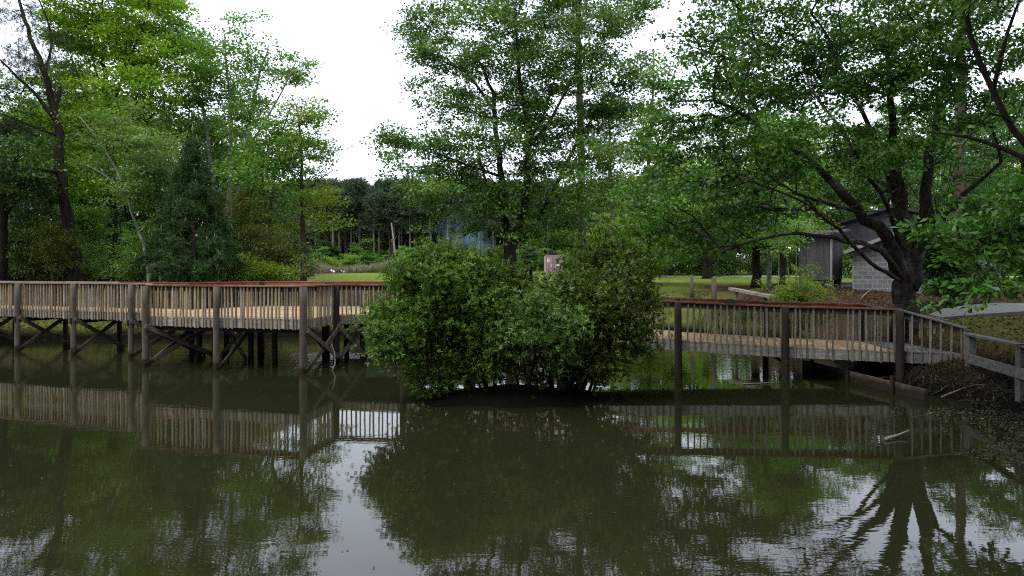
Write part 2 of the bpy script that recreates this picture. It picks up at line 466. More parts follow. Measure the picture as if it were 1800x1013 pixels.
def height(x, y):
    x = np.asarray(x, float); y = np.asarray(y, float)
    sd = sdist(x, y)
    n1 = vnoise(x, y, 0.9, 1) - 0.5; n2 = vnoise(x, y, 3.1, 2) - 0.5
    sdn = sd + n1 * 0.5
    h = np.interp(sdn, [-8, -2, -0.3, 0, 0.2, 1, 2.5, 4, 8, 15], [-1.6, -1.1, -0.35, -0.04, 0.25, 0.72, 1.4, 1.68, 1.9, 2.0])
    h = h + np.clip((y - 50) / 60, 0, 1) * 0.65
    h = h + np.clip(sd, 0, 1) * (n1 * 0.12 + n2 * 0.07)
    # island under the shrubs
    e = np.sqrt(((x - 0.1) / 2.3) ** 2 + ((y - 15.9) / 1.15) ** 2)
    h = np.maximum(h, 0.2 * np.clip(1.15 - e, -6, 1) * 1.6 - 0.04 + n2 * 0.16)
    # brown leaf mound right of the irises
    h = h + 0.35 * np.exp(-(((x - 14.5) / 3.5) ** 2 + ((y - 33.5) / 3.0) ** 2))
    return h

def gz(x, y): return float(height(np.array([float(x)]), np.array([float(y)]))[0])

def axis_grid(lo, hi, fine, far):
    a = list(np.arange(lo, hi, fine)); s = fine; v = hi
    while v < far[1]:
        a.append(v); s = min(s * 1.25, 60); v += s
    a.append(far[1]); s = fine; v = lo
    while v > far[0]:
        s = min(s * 1.25, 60); v -= s; a.insert(0, v)
    return np.array(a)

gx = axis_grid(-24, 26, 0.28, (-900, 900)); gy = axis_grid(8, 44, 0.28, (-300, 1500))
XX, YY = np.meshgrid(gx, gy); HH = height(XX, YY)
nx, ny = len(gx), len(gy)
ii = np.arange(nx * ny).reshape(ny, nx)
fc = np.stack([ii[:-1, :-1], ii[:-1, 1:], ii[1:, 1:], ii[1:, :-1]], -1).reshape(-1, 4)
SD = sdist(XX, YY)
# land cover: 1 = mown grass, 0 = leaf litter under the trees / mud at the edge
nz = vnoise(XX, YY, 0.35, 5) * 0.6 + vnoise(XX, YY, 1.3, 6) * 0.4
cover = np.zeros_like(XX)
field = np.clip((YY - 44) / 6, 0, 1) * np.clip((XX + 26) / 5, 0, 1)
field = np.maximum(field, np.clip((YY - 31) / 2, 0, 1) * np.clip((XX - 4) / 2, 0, 1) * np.clip((13 - XX) / 2, 0, 1) * (0.5 + 0.5 * (nz > 0.4)))
cover = np.maximum(cover, field)
near = ((XX > 9) & (YY < 24)).astype(float) * np.clip((SD - 1.2) / 1.5, 0, 1) * 0.55
cover = np.maximum(cover, near * (0.4 + nz))
strip = np.clip(1 - np.abs(SD - 0.7) / 0.8, 0, 1) * (YY > 24) * 0.85
cover = np.maximum(cover, strip * (nz > 0.36))
wood = np.clip((-26 - XX) / 5, 0, 1)
cover = cover * (1 - wood)
litterpatch = np.exp(-(((XX - 16) / 6.5) ** 2 + ((YY - 33) / 7) ** 2))
cover = np.clip(cover - 1.3 * litterpatch, 0, 1)
def terrain_mat():
    m, nt, out = newmat('ground_cover')
    at = nt.nodes.new('ShaderNodeAttribute'); at.attribute_name = 'cover'
    g1 = ramp(nt, noise_fac(nt, 0.6, 5), [(0.3, (0.075, 0.112, 0.018)), (0.7, (0.13, 0.158, 0.03))])
    g2 = ramp(nt, noise_fac(nt, 14, 4), [(0.3, (0.55, 0.55, 0.55)), (0.7, (1.25, 1.25, 1.2))])
    gr = mixc(nt, 0.8, g1, g2, 'MULTIPLY')
    l1 = ramp(nt, noise_fac(nt, 16, 6, rough=0.75), [(0.3, (0.014, 0.0095, 0.0065)), (0.5, (0.04, 0.025, 0.0165)), (0.72, (0.085, 0.055, 0.036))])
    col = mixc(nt, at.outputs['Fac'], l1, gr)
    am = nt.nodes.new('ShaderNodeAttribute'); am.attribute_name = 'mud_shade'
    col = mixc(nt, am.outputs['Fac'], col, (0.006, 0.0055, 0.0035, 1))
    g = nt.nodes.new('ShaderNodeNewGeometry'); sx = nt.nodes.new('ShaderNodeSeparateXYZ'); nt.links.new(g.outputs['Position'], sx.inputs[0])
    mr = nd(nt, 'ShaderNodeMapRange'); mr.inputs[1].default_value = 0.15; mr.inputs[2].default_value = 0.5
    nt.links.new(sx.outputs[2], mr.inputs[0]); col = mixc(nt, mr.outputs[0], (0.006, 0.0055, 0.0035), col)
    pb = nd(nt, 'ShaderNodeBsdfPrincipled', Roughness=0.95); pb.inputs['Specular IOR Level'].default_value = 0.02
    nt.links.new(col, pb.inputs['Base Color'])
    bp = nd(nt, 'ShaderNodeBump', Strength=0.7, Distance=0.06); nt.links.new(noise_fac(nt, 9, 6, rough=0.75), bp.inputs['Height'])
    nt.links.new(bp.outputs[0], pb.inputs['Normal']); nt.links.new(pb.outputs[0], out.inputs[0])
    return m
me = mesh_np('ground', np.stack([XX, YY, HH], -1).reshape(-1, 3), fc, terrain_mat(), True)
at = me.attributes.new('cover', 'FLOAT', 'POINT'); at.data.foreach_set('value', cover.ravel().astype(np.float32))
mud_shade = np.clip(4.2 - np.hypot(XX, YY - 15.9), 0, 1)  # island mud, with the deep shade under the shrubs darkened into it
mud_shade = np.maximum(mud_shade, 0.85 * np.clip(2.2 - SD, 0, 1) * (XX > 8) * np.clip((20.5 - YY) / 2, 0, 1) * (0.55 + 0.6 * (nz > 0.5)))  # shore mud, plus the bank's shade below the ramp painted in
mud_shade = np.clip(mud_shade, 0, 1)
at = me.attributes.new('mud_shade', 'FLOAT', 'POINT'); at.data.foreach_set('value', mud_shade.ravel().astype(np.float32))
setp(link('ground', me), kind='structure')

# pond water: one sheet, its edge buried in the banks
def water_mat():
    m, nt, out = newmat('murky_pond_water')
    pb = nd(nt, 'ShaderNodeBsdfPrincipled', Roughness=0.01, IOR=1.45)
    f = noise_fac(nt, 0.12, 4)
    col = ramp(nt, f, [(0.3, (0.0105, 0.0118, 0.0046)), (0.7, (0.0152, 0.0163, 0.0066))])
    nt.links.new(col, pb.inputs['Base Color'])
    # light ripples: gentle everywhere, stronger in wind patches
    r1 = noise_fac(nt, 2.6, 3, vec=(0.6, 1.35, 1)); r2 = noise_fac(nt, 9.0, 2, vec=(0.5, 1.3, 1)); pm = noise_fac(nt, 0.16, 2)
    mr = nd(nt, 'ShaderNodeMapRange'); mr.inputs[1].default_value = 0.42; mr.inputs[2].default_value = 0.66
    mr.inputs[3].default_value = 0.25; mr.inputs[4].default_value = 1.0
    nt.links.new(pm, mr.inputs[0])
    ad = nd(nt, 'ShaderNodeMath', operation='MULTIPLY_ADD'); nt.links.new(r2, ad.inputs[0]); ad.inputs[1].default_value = 0.3; nt.links.new(r1, ad.inputs[2])
    mu = nd(nt, 'ShaderNodeMath', operation='MULTIPLY'); nt.links.new(ad.outputs[0], mu.inputs[0]); nt.links.new(mr.outputs[0], mu.inputs[1])
    tcw = nt.nodes.new('ShaderNodeTexCoord'); sy = nt.nodes.new('ShaderNodeSeparateXYZ'); nt.links.new(tcw.outputs['Object'], sy.inputs[0])
    mw = nd(nt, 'ShaderNodeMapRange'); mw.inputs[1].default_value = 19.0; mw.inputs[2].default_value = 25.0; mw.inputs[3].default_value = 1.0; mw.inputs[4].default_value = 8.0
    nt.links.new(sy.outputs[1], mw.inputs[0])
    mu2 = nd(nt, 'ShaderNodeMath', operation='MULTIPLY'); nt.links.new(mu.outputs[0], mu2.inputs[0]); nt.links.new(mw.outputs[0], mu2.inputs[1]); mu = mu2
    bp = nd(nt, 'ShaderNodeBump', Strength=1.0, Distance=0.0026)
    nt.links.new(mu.outputs[0], bp.inputs['Height']); nt.links.new(bp.outputs[0], pb.inputs['Normal'])
    nt.links.new(pb.outputs[0], out.inputs[0])
    return m
wv = np.array([(-75, -30, 0), (16, -30, 0), (16, 46, 0), (-75, 46, 0)], float)
setp(link('water', mesh_np('water', wv, [(0, 1, 2, 3)], water_mat())), kind='structure')

# ---------------------------------------------------------------- boardwalk
# outer edge walked front side left to right, then back side right to left: (x, y, deck z, rail cap z)
LD, LC = 1.54, 2.53
front = [(-25.9, 27.8, LD, LC), (-23.3, 26.92, LD, LC), (-20.7, 26.05, LD, LC), (-18.1, 25.2, LD, LC), (-15.5, 24.33, LD, LC), (-13.0, 23.5, LD, LC), (-12.45, 23.3, LD, LC),
         (-11.3, 21.3, LD, LC), (-8.8, 20.55, LD, LC), (-6.1, 19.9, LD, LC), (-5.7, 22.0, LD, LC), (-3.4, 21.6, LD, LC), (0.5, 20.2, 1.32, 2.36),
         (4.6, 18.9, 1.05, 2.13), (7.3, 18.3, 0.93, 2.03), (10.1, 17.9, 0.85, 1.98)]
back = [(10.45, 20.5, 0.85, 1.98), (7.75, 20.9, 0.93, 2.03), (5.2, 21.45, 1.05, 2.13), (1.35, 22.75, 1.32, 2.36), (-2.5, 24.1, LD, LC), (-3.5, 24.5, LD, LC), (-4.5, 27.0, LD, LC),
        (-7.3, 27.15, LD, LC), (-10.0, 27.3, LD, LC), (-11.75, 25.1, LD, LC), (-14.9, 26.04, LD, LC), (-17.5, 26.9, LD, LC), (-20.1, 27.75, LD, LC), (-22.7, 28.62, LD, LC), (-25.3, 29.5, LD, LC)]
BW = thing('boardwalk', 'weathered timber boardwalk on piles with red stained rail and wide platform over the pond', 'boardwalk', (0, 20, 0))
B0 = np.array((0, 20, 0), float)

def clip_strip(poly, ax, lo, hi):
    for sgn, lim in ((1, lo), (-1, -hi)):
        out = []
        for i in range(len(poly)):
            a = poly[i]; b = poly[(i + 1) % len(poly)]
            da = sgn * (a @ ax) - lim; db = sgn * (b @ ax) - lim
            if da >= 0: out.append(a)
            if (da >= 0) != (db >= 0): out.append(a + (b - a) * (da / (da - db)))
        poly = out
        if len(poly) < 3: return []
    return poly

def planks(mb, poly, ax, zf, w=0.14, gap=0.008):
    poly = [np.array(p, float) for p in poly]; ax = np.array(ax, float) / np.linalg.norm(ax)
    vals = [p @ ax for p in poly]; t = min(vals) + 0.004
    while t < max(vals):
        q = clip_strip(poly, ax, t, t + w - gap)
        if len(q) >= 3:
            j = random.uniform(-0.004, 0.004)
            z = [zf(p) + j for p in q]
            mb.prism(q, [v - 0.038 for v in z], z)
        t += w

deck = MB()
fp = [np.array(p[:2]) for p in front]; bp_ = [np.array(p[:2]) for p in back]
# left arm
bl = bp_[9:][::-1]   # left arm back side left to right
la_f = fp[0:7]; la_b = bp_[9:][::-1]
planks(deck, [la_f[0], la_f[-1], la_b[-1], la_b[0]], (0.95, -0.32), lambda p: LD)
# platform
plat = [fp[6], fp[7], fp[9], fp[10], bp_[5], bp_[6], bp_[8], bp_[9]]
planks(deck, plat, (0.15, 1), lambda p: LD + 0.001)
# right arm bays
fr_ = front[10:]; bk_ = ([back[5]] + back[0:5][::-1])
bk_ = [back[5], back[4], back[3], back[2], back[1], back[0]]
for i in range(5):
    a, b, c, d = fr_[i], fr_[i + 1], bk_[i + 1], bk_[i]
    ax = np.array(b[:2]) - np.array(a[:2]); L = np.linalg.norm(ax); axn = ax / L
    a0 = np.array(a[:2]) @ axn
    planks(deck, [a[:2], b[:2], c[:2], d[:2]], axn, lambda p, a=a, b=b, a0=a0, axn=axn, L=L: a[2] + (b[2] - a[2]) * np.clip((p @ axn - a0) / L, 0, 1))
deck.build('deck', M_DECK, BW, base=B0)
# ramp down to the bank
RF = (11.3, 17.0, 0.9, 1.56); RB = (12.2, 19.1, 0.95, 1.6)
rp = MB()
a = front[-1]; c = back[0]
ax = np.array((0.9, -0.45)); axn = ax / np.linalg.norm(ax)
planks(rp, [a[:2], RF[:2], RB[:2], c[:2]], axn, lambda p: 0.87)
rp.build('ramp_deck', M_GREYWOOD, BW, base=B0)

picket_items = []   # (depth, centre, height, tilt)
def rail_edge(p, q, spacing, style='red', near=True):
    a = np.array(p[:2]); b = np.array(q[:2]); t = b - a; L = np.linalg.norm(t); t /= L
    o = np.array((t[1], -t[0]))      # outward
    def at(s, off, z): 
        u = a + t * s + o * off
        return (u[0], u[1], z)
    def zd(s): return p[2] + (q[2] - p[2]) * s / L
    def zc(s): return p[3] + (q[3] - p[3]) * s / L
    mcap = (M_CAP if p[0] > -12.6 else M_CAPOLD) if style == 'red' else M_GREYWOOD
    m = MB(); m.beam(at(0, -0.02, zc(0) - 0.02), at(L, -0.02, zc(L) - 0.02), 0.2, 0.04, ext=0.008)
    m.build('cap_rail', mcap, BW, base=B0)
    m = MB(); m.beam(at(0.05, -0.075, zc(0) - 0.117), at(L - 0.05, -0.075, zc(L) - 0.117), 0.04, 0.15)
    ob = m.build('top_board', mcap, BW, base=B0); ob.data.materials.append(M_BRACE)
    for fi in (2, 3): ob.data.polygons[fi].material_index = 1
    m = MB(); m.beam(at(0, -0.022, zd(0) - 0.165), at(L, -0.022, zd(L) - 0.165), 0.042, 0.24)
    m.build('rim_board', M_RIM if style == 'red' else M_GREYWOOD, BW, base=B0)
    m = MB(); m.beam(at(0.1, -0.35, zd(0) - 0.17), at(L - 0.1, -0.35, zd(L) - 0.17), 0.05, 0.22)
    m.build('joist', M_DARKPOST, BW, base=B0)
    n = max(2, int(round(L / spacing)))
    for i in range(n):
        s = L * (i + 0.5) / n + random.uniform(-0.028, 0.028)
        if random.random() < 0.025: continue
        z1 = zc(s) - 0.043; z0 = zd(s) - 0.3 + random.uniform(-0.02, 0.02)
        u = a + t * s + o * 0.022
        picket_items.append((u[1] if near else u[1] + 100, (u[0], u[1], (z0 + z1) / 2), z1 - z0, math.atan2(t[1], t[0]), random.gauss(0, 0.011), random.uniform(0.8, 1.35)))
for i in range(len(front) - 1):
    x = front[i][0]
    rail_edge(front[i], front[i + 1], 0.135 if x < -5.8 else 0.16 if x < 0 else 0.17, near=front[i + 1][0] > -20)
for i in range(len(back) - 1):
    if i == 4: pass
    rail_edge(back[i], back[i + 1], 0.185 if back[i][0] > 0 else 0.15, near=False)
rail_edge(front[-1], RF, 0.21, 'grey')
rail_edge(RB, back[0], 0.21, 'grey', False)
# pickets: the hundred largest are parts, the rest one mesh
unitp = MB(); unitp.beam((0, 0, -0.5), (0, 0, 0.5), 0.042, 0.038, up=(0, 1, 0))
pm = mesh_np('picket', np.array(unitp.v), unitp.f, M_PICKET)
pmg = mesh_np('picket', np.array(unitp.v), unitp.f, M_PICKGREY)
picket_items.sort(key=lambda k: k[0])
rest = MB()
for i, (dd, c, h, ang, tl, ws) in enumerate(picket_items):
    if i < 100:
        o = link('picket', pmg if c[0] > 3 else pm, BW, np.array(c) - B0)
        o.scale = (ws, 1, h); o.rotation_euler = (0, tl, ang)
    else:
        ux = Vector((math.cos(ang), math.sin(ang), 0)); v = Vector(c)
        rest.beam(v - Vector((0, 0, h / 2)) - ux * tl * h / 2, v + Vector((0, 0, h / 2)) + ux * tl * h / 2, 0.038, 0.042 * ws, up=ux)
o = rest.build('picket_row', M_PICKET, BW, base=B0); setp(o, kind='stuff')
# posts
def post(x, y, ztop, r=0.115, mat=M_POST):
    m = MB(); zb = min(gz(x, y), -0.3) - 0.3 if gz(x, y) < 0.1 else gz(x, y) - 0.3
    lean = np.array((random.uniform(-.03, .03), random.uniform(-.03, .03)))
    zs = np.linspace(zb, ztop, 9); n = len(zs)
    m.tube([(x + lean[0] * (1 - i / (n - 1)), y + lean[1] * (1 - i / (n - 1)), z) for i, z in enumerate(zs)],
           [r * (1.1 - 0.16 * i / (n - 1)) * (1 + random.uniform(-.03, .03)) for i in range(n)], 14, 0.025)
    return m.build('post', mat, BW, True, B0)
def outward(poly, i):
    a = np.array(poly[max(i - 1, 0)][:2]); b = np.array(poly[min(i + 1, len(poly) - 1)][:2]); t = (b - a) / np.linalg.norm(b - a)
    return np.array((t[1], -t[0]))
PF = {}
for i, p in enumerate(front):
    if i in (6,): continue
    o = outward(front, i) * 0.15
    r = 0.088 if p[0] < -12 else 0.098
    mat = M_DARKPOST if (p[0] > 0 or i in (10, 11)) else M_POST
    if i == 9: r = 0.112
    if p[0] > 4: r = 0.1
    PF[i] = (p[0] + o[0], p[1] + o[1]); post(PF[i][0], PF[i][1], p[3] - 0.045, r, mat)
PB = {}
for i, p in enumerate(back):
    o = outward(back, i) * -0.1
    top = p[3] - 0.2 if i not in (5,) else p[2] - 0.3
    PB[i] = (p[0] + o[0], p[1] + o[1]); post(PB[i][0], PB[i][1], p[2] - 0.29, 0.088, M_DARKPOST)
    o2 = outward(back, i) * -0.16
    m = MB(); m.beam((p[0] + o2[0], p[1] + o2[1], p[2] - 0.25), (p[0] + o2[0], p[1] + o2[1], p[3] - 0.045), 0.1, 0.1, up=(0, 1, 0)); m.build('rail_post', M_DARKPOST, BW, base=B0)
inner = [(-9.95, 23.8), (-8.65, 22.6), (-7.65, 22.0), (-7.4, 24.0), (-6.45, 23.5), (-4.95, 22.6), (-11.0, 24.0), (-9.6, 26.0), (-6.2, 25.6)]
for x, y in inner: post(x, y, LD - 0.29, 0.092, M_DARKPOST)
def xbrace(a, b, z0=0.08, z1=1.22, one=False):
    a = np.array(a); b = np.array(b); t = (b - a) / np.linalg.norm(b - a); o = np.array((t[1], -t[0])) * 0.13
    for k, (u, v) in enumerate(((0, 1), (1, 0))):
        if one and k: break
        s = 1.0 if k == 0 else 1.4
        p = a + o * s; q = b + o * s
        m = MB(); m.beam((p[0], p[1], (z0, z1)[u]), (q[0], q[1], (z0, z1)[v]), 0.042, 0.14, up=(0, 0, 1), ext=0.08)
        m.build('brace', M_BRACE, BW, base=B0)
for i, j in ((0, 14), (1, 13), (2, 12), (3, 11), (4, 10), (5, 9)): xbrace(PF[i], PB[j])
xbrace(PF[7], inner[6]); xbrace(PF[7], (-10.0, 23.0)); post(-10.0, 23.0, LD - 0.29, 0.1, M_DARKPOST)
xbrace(PF[8], inner[1], one=True); xbrace(inner[0], inner[1]); xbrace(PF[9], PF[10], 0.1, 1.2)
xbrace(PF[10], inner[5], 0.15, 1.2); xbrace(inner[4], inner[3], one=True); xbrace(PF[11], PB[5]); xbrace(PF[12], PB[3])
# cross beams under the deck
for i, j in ((1, 13), (2, 12), (3, 11), (4, 10), (5, 9), (12, 3), (13, 2), (14, 1), (15, 0)):
    z = front[i][2] - 0.36
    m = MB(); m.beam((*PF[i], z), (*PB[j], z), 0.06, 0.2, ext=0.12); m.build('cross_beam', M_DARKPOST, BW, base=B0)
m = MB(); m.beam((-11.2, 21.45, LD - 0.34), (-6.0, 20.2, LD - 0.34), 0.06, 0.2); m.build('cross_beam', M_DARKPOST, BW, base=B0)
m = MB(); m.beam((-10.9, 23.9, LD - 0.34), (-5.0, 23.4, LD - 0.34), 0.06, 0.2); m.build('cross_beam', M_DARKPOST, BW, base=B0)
# end post of the ramp
m = MB(); m.beam((RF[0] - 0.02, RF[1] - 0.09, 0.4), (RF[0] - 0.02, RF[1] - 0.09, RF[3] - 0.05), 0.12, 0.12, up=(0, 1, 0)); m.build('rail_post', M_GREYWOOD, BW, base=B0)

# grey guard rail on the bank
GR = thing('guard_rail', 'low grey plank guard rail along the bank at the foot of the boardwalk ramp', 'guard rail', (11.15, 16.6, gz(11.15, 16.6)))
gb = np.array(GR.location)
gpts = [(11.12, 16.55), (10.6, 14.2), (10.15, 11.8), (9.9, 9.4)]
for k, (x, y) in enumerate(gpts):
    m = MB(); m.beam((x, y, gz(x, y) - 0.4), (x, y, 1.4), 0.17, 0.15, up=(0, 1, 0)); m.build('post', M_GREYWOOD, GR, base=gb)
for k in range(3):
    a, b = gpts[k], gpts[k + 1]
    m = MB(); m.beam((*a, 1.425), (*b, 1.425), 0.24, 0.045, ext=0.0 if k else 0.25); m.build('top_rail', M_GREYWOOD, GR, base=gb)
    m = MB(); m.beam((a[0] - .1, a[1], 0.86), (b[0] - .1, b[1], 0.86), 0.045, 0.22); m.build('lower_board', M_GREYWOOD, GR, base=gb)
# timber bulkhead at the water's edge
BK = thing('bulkhead', 'low grey timber bulkhead holding the bank under the end of the boardwalk', 'bulkhead', (9.1, 18, 0))
kb = np.array((9.1, 18, 0.0))
m = MB(); m.beam((8.7, 20.4, 0.12), (9.45, 15.6, 0.08), 0.06, 0.36); m.build('plank', M_BRACE, BK, base=kb)
for t in (0.12, 0.45, 0.8):
    m = MB(); x = 8.62 + 0.75 * t; y = 20.4 - 4.8 * t; m.tube([(x, y, -0.6), (x, y, 0.42)], [0.06, 0.05], 10); m.build('stake', M_DARKPOST, BK, base=kb)
BK2 = thing('landing_rail', 'pale weathered beam rail sloping down beside the far irises', 'rail', P(1287, 510, 31))
kb = np.array(BK2.location)
m = MB(); m.beam(P(1285, 508, 31.5), P(1358, 522, 27.5), 0.26, 0.12); m.build('beam', M_PICKET, BK2, base=kb)
for px, py, d in ((1295, 510, 31), (1345, 520, 28.2)):
    q = P(px, py, d); m = MB(); m.beam((q[0], q[1], gz(q[0], q[1]) - 0.3), (q[0], q[1], q[2] - 0.05), 0.13, 0.13, up=(0, 1, 0)); m.build('post', M_POST, BK2, base=kb)

# ---------------------------------------------------------------- trees, left
def st(pts, r0, r1): return ([P(*p) for p in pts], r0, r1)
def ground_base(px, d):
    x = (px - 900) / F * d
    return np.array([x, d, gz(x, d) - 0.1])
def stem_from_ground(px, d, pts, r0, r1):
    return ([ground_base(px, d)] + [P(*p) for p in pts], r0, r1)

tree('oak_tree', 'dark shaded oak at the left edge with a black trunk and dark low crown', 'tree',
     [stem_from_ground(2, 34, [(6, 400, 34), (10, 340, 34), (30, 270, 34)], 0.27, 0.1), ([P(8, 380, 34), P(40, 340, 34), P(70, 310, 33)], 0.1, 0.04), ([P(8, 370, 34), P(-30, 320, 34), P(-70, 270, 34)], 0.12, 0.05)],
     clump_px([(10, 300, 80, 50), (-50, 280, 80, 70), (55, 330, 50, 30), (-20, 220, 80, 60), (20, 400, 60, 30)], 34), 260, 60, 0.15, 'dark', 'dark', seed=2)

tree('pine_tree', 'tall leaning pine with a black trunk and thin bare limbs, on the left bank', 'tree',
     [stem_from_ground(138, 35, [(128, 450, 35), (116, 380, 35), (106, 280, 35), (99, 200, 35), (75, 120, 35), (48, 50, 35), (20, -60, 35)], 0.34, 0.035),
      ([P(100, 215, 35), P(60, 165, 34.5), P(0, 105, 34)], 0.11, 0.04), ([P(98, 195, 35), P(105, 155, 36)], 0.1, 0.08), ([P(107, 305, 35), P(60, 297, 34), P(-30, 304, 33)], 0.08, 0.035),
      ([P(80, 130, 35), P(90, 60, 35), P(60, -20, 35)], 0.07, 0.03), ([P(103, 240, 35), P(50, 220, 34), P(-10, 195, 33)], 0.07, 0.03)],
     clump_px([(10, 20, 50, 50), (30, 225, 60, 45), (20, 180, 45, 25), (-20, 330, 80, 40), (70, 20, 50, 40), (-20, 110, 50, 50), (60, 370, 50, 30), (30, -40, 70, 40), (55, 265, 60, 30), (60, 70, 50, 40), (90, 110, 40, 40), (30, 130, 50, 40), (90, 160, 50, 30)], 35), 360, 96, 0.2, 'oldpine', 'dark', lw=0.08, spray=0.26, flat=0.8, needles=True, shape='blade', seed=3, up=0.1)

tree('maple_tree', 'tall bright green maple with an ivy dark trunk on the left bank', 'tree',
     [stem_from_ground(200, 39, [(199, 440, 39), (197, 340, 39), (190, 220, 39), (184, 110, 39), (178, -40, 39)], 0.38, 0.02),
      ([P(190, 230, 39), P(215, 130, 38), P(250, 50, 37.5), (P(270, -40, 37))], 0.09, 0.02), ([P(192, 250, 39), P(150, 170, 39), P(120, 80, 39)], 0.09, 0.02), ([P(188, 180, 39), P(165, 110, 40), P(150, 20, 40)], 0.07, 0.02), ([P(194, 300, 39), P(250, 230, 38), P(300, 150, 38)], 0.08, 0.02)],
     clump_px([(180, 40, 90, 70), (285, 90, 75, 70), (120, 130, 60, 55), (230, 170, 80, 50), (290, 20, 70, 60), (140, 215, 70, 50), (110, 30, 40, 60), (200, -70, 130, 60), (240, 250, 70, 40), (160, 300, 70, 40), (240, 100, 60, 50), (85, 200, 50, 60), (60, 280, 50, 40), (330, 130, 40, 40), (110, 270, 50, 40)], 39), 1350, 46, 0.165, 'bright', 'dark', seed=4)
# ivy sleeve of leaves on its trunk
def ivy(name, label, px, d, y0, y1, r, n, seed):
    q = np.random.default_rng(seed)
    yy = q.uniform(y0, y1, n); a = q.uniform(0, 2 * np.pi, n)
    dens = q.uniform(0.5, 1.4, n)
    base = P(px, y1, d)
    cen = np.stack([(px + 2 - 900) / F * d + r * dens * np.cos(a), d + r * dens * np.sin(a), CAMZ - (yy - YH) / F * d], -1)
    ax = unit(np.stack([np.cos(a), np.sin(a), -0.8 + 0 * a], -1) + q.normal(0, .4, (n, 3))); nr = unit(np.stack([np.cos(a), np.sin(a), 0.4 + 0 * a], -1) + q.normal(0, .4, (n, 3)))
    me = leaf_mesh(name, cen, ax, nr, 0.13, 0.1, LEAF['dark'], 'kite', base)
    setp(link(name, me, None, base), label, 'plant')
ivy('ivy', 'dark ivy climbing the trunk of the bright green maple', 198, 39, 300, 480, 0.42, 1100, 5)

tree('birch_tree', 'slim pale trunk leaning left with a feathery grey green crown, left bank', 'tree',
     [stem_from_ground(265, 32.5, [(256, 450, 32.5), (240, 395, 32.5), (214, 320, 32.5), (185, 265, 32.5), (140, 205, 32.5)], 0.1, 0.025), ([P(232, 370, 32.5), P(240, 290, 32), P(260, 230, 32)], 0.05, 0.02), ([P(225, 345, 32.5), P(180, 305, 32), P(150, 290, 32)], 0.04, 0.015)],
     clump_px([(205, 240, 60, 35), (255, 265, 55, 45), (180, 285, 45, 25), (285, 300, 50, 30), (240, 215, 40, 25), (215, 320, 45, 20), (165, 225, 35, 20)], 32.5, jd=1.2), 270, 36, 0.12, 'grey', 'grey', seed=6, flat=0.22, spray=0.4)
tree('birch_tree', 'thin pale trunk rising upright beside the young pine, small grey green crown', 'tree',
     [stem_from_ground(284, 33, [(281, 430, 33), (277, 375, 33), (262, 325, 33), (250, 280, 33)], 0.075, 0.02), ([P(278, 385, 33), P(310, 370, 33), P(340, 368, 32.6)], 0.03, 0.012), ([P(277, 378, 33), P(290, 340, 33), P(312, 330, 33)], 0.035, 0.012)],
     clump_px([(260, 310, 45, 25), (290, 340, 40, 20), (235, 340, 40, 20), (300, 400, 30, 15)], 33, jd=1.0), 150, 40, 0.12, 'grey', 'grey', seed=7, flat=0.22)

tips = []; DP = 31.2
for py in np.linspace(262, 484, 17):
    hw = 5 + (py - 255) * 0.36
    for k in range(int(5 + (py - 250) * 0.09)):
        a = random.uniform(0, 6.28); rr = math.sqrt(random.uniform(0.2, 1)) * hw
        q = P(340 + math.cos(a) * rr, py - rr * 0.16 + random.uniform(-8, 8), DP); q[1] += math.sin(a) * rr / F * DP
        tips.append(q)
yp = tree('young_pine', 'bushy young pine with upright pale candles, blue green, behind the platform', 'tree',
     [stem_from_ground(340, DP, [(341, 420, DP), (340, 330, DP), (339, 236, DP)], 0.13, 0.015)], None, 0, 168, 0.26, 'pine', 'brown', lw=0.09, spray=0.13, flat=1.0, needles=True, shape='blade', seed=8, tips=np.array(tips), up=0.2)
M_CANDLE = plainmat('pine_candle', (0.13, 0.12, 0.05), (0.2, 0.19, 0.09), 9)
yb = np.array(yp.location)
for q in [P(339, 236, DP)] + random.sample(tips, 70):
    cd = MB(); q = np.array(q) + np.array([0, 0, 0.08]); h = random.uniform(0.2, 0.42); lx = random.uniform(-.05, .05)
    cd.tube([q, q + np.array([lx, 0, h * .6]), q + np.array([lx * 1.2, 0, h])], [.028, .024, .008], 5)
    for e in (-1, 1): cd.tube([q, q + np.array([e * .08, random.uniform(-.06, .06), h * .55])], [.02, .008], 4)
    cd.build('new_shoot', M_CANDLE, yp, True, yb)

tree('birch_tree', 'tall open tree with several pale leaning stems and airy mid green crown', 'tree',
     [stem_from_ground(385, 40, [(383, 400, 40), (374, 320, 40), (360, 210, 40), (332, 120, 40), (310, 50, 40)], 0.2, 0.05),
      ([P(384, 430, 40), P(403, 330, 40), P(406, 200, 40), P(396, 100, 40), P(395, 60, 40)], 0.17, 0.04), ([P(385, 440, 40), P(422, 330, 39), P(440, 200, 39), P(472, 80, 38.5)], 0.15, 0.035), ([P(430, 270, 39), P(480, 190, 38), P(520, 110, 38)], 0.07, 0.03), ([P(362, 230, 40), P(330, 190, 40), P(300, 170, 40)], 0.07, 0.03)],
     clump_px([(395, 90, 45, 45), (455, 110, 45, 32), (345, 140, 50, 48), (440, 205, 50, 38), (512, 105, 24, 24), (400, 260, 50, 34), (330, 70, 40, 40), (465, 260, 45, 30), (360, 220, 45, 36), (490, 155, 32, 20), (300, 220, 45, 36), (410, 160, 45, 40), (420, 40, 22, 18), (520, 135, 26, 14)], 40), 640, 30, 0.165, 'mid', 'grey', seed=9)

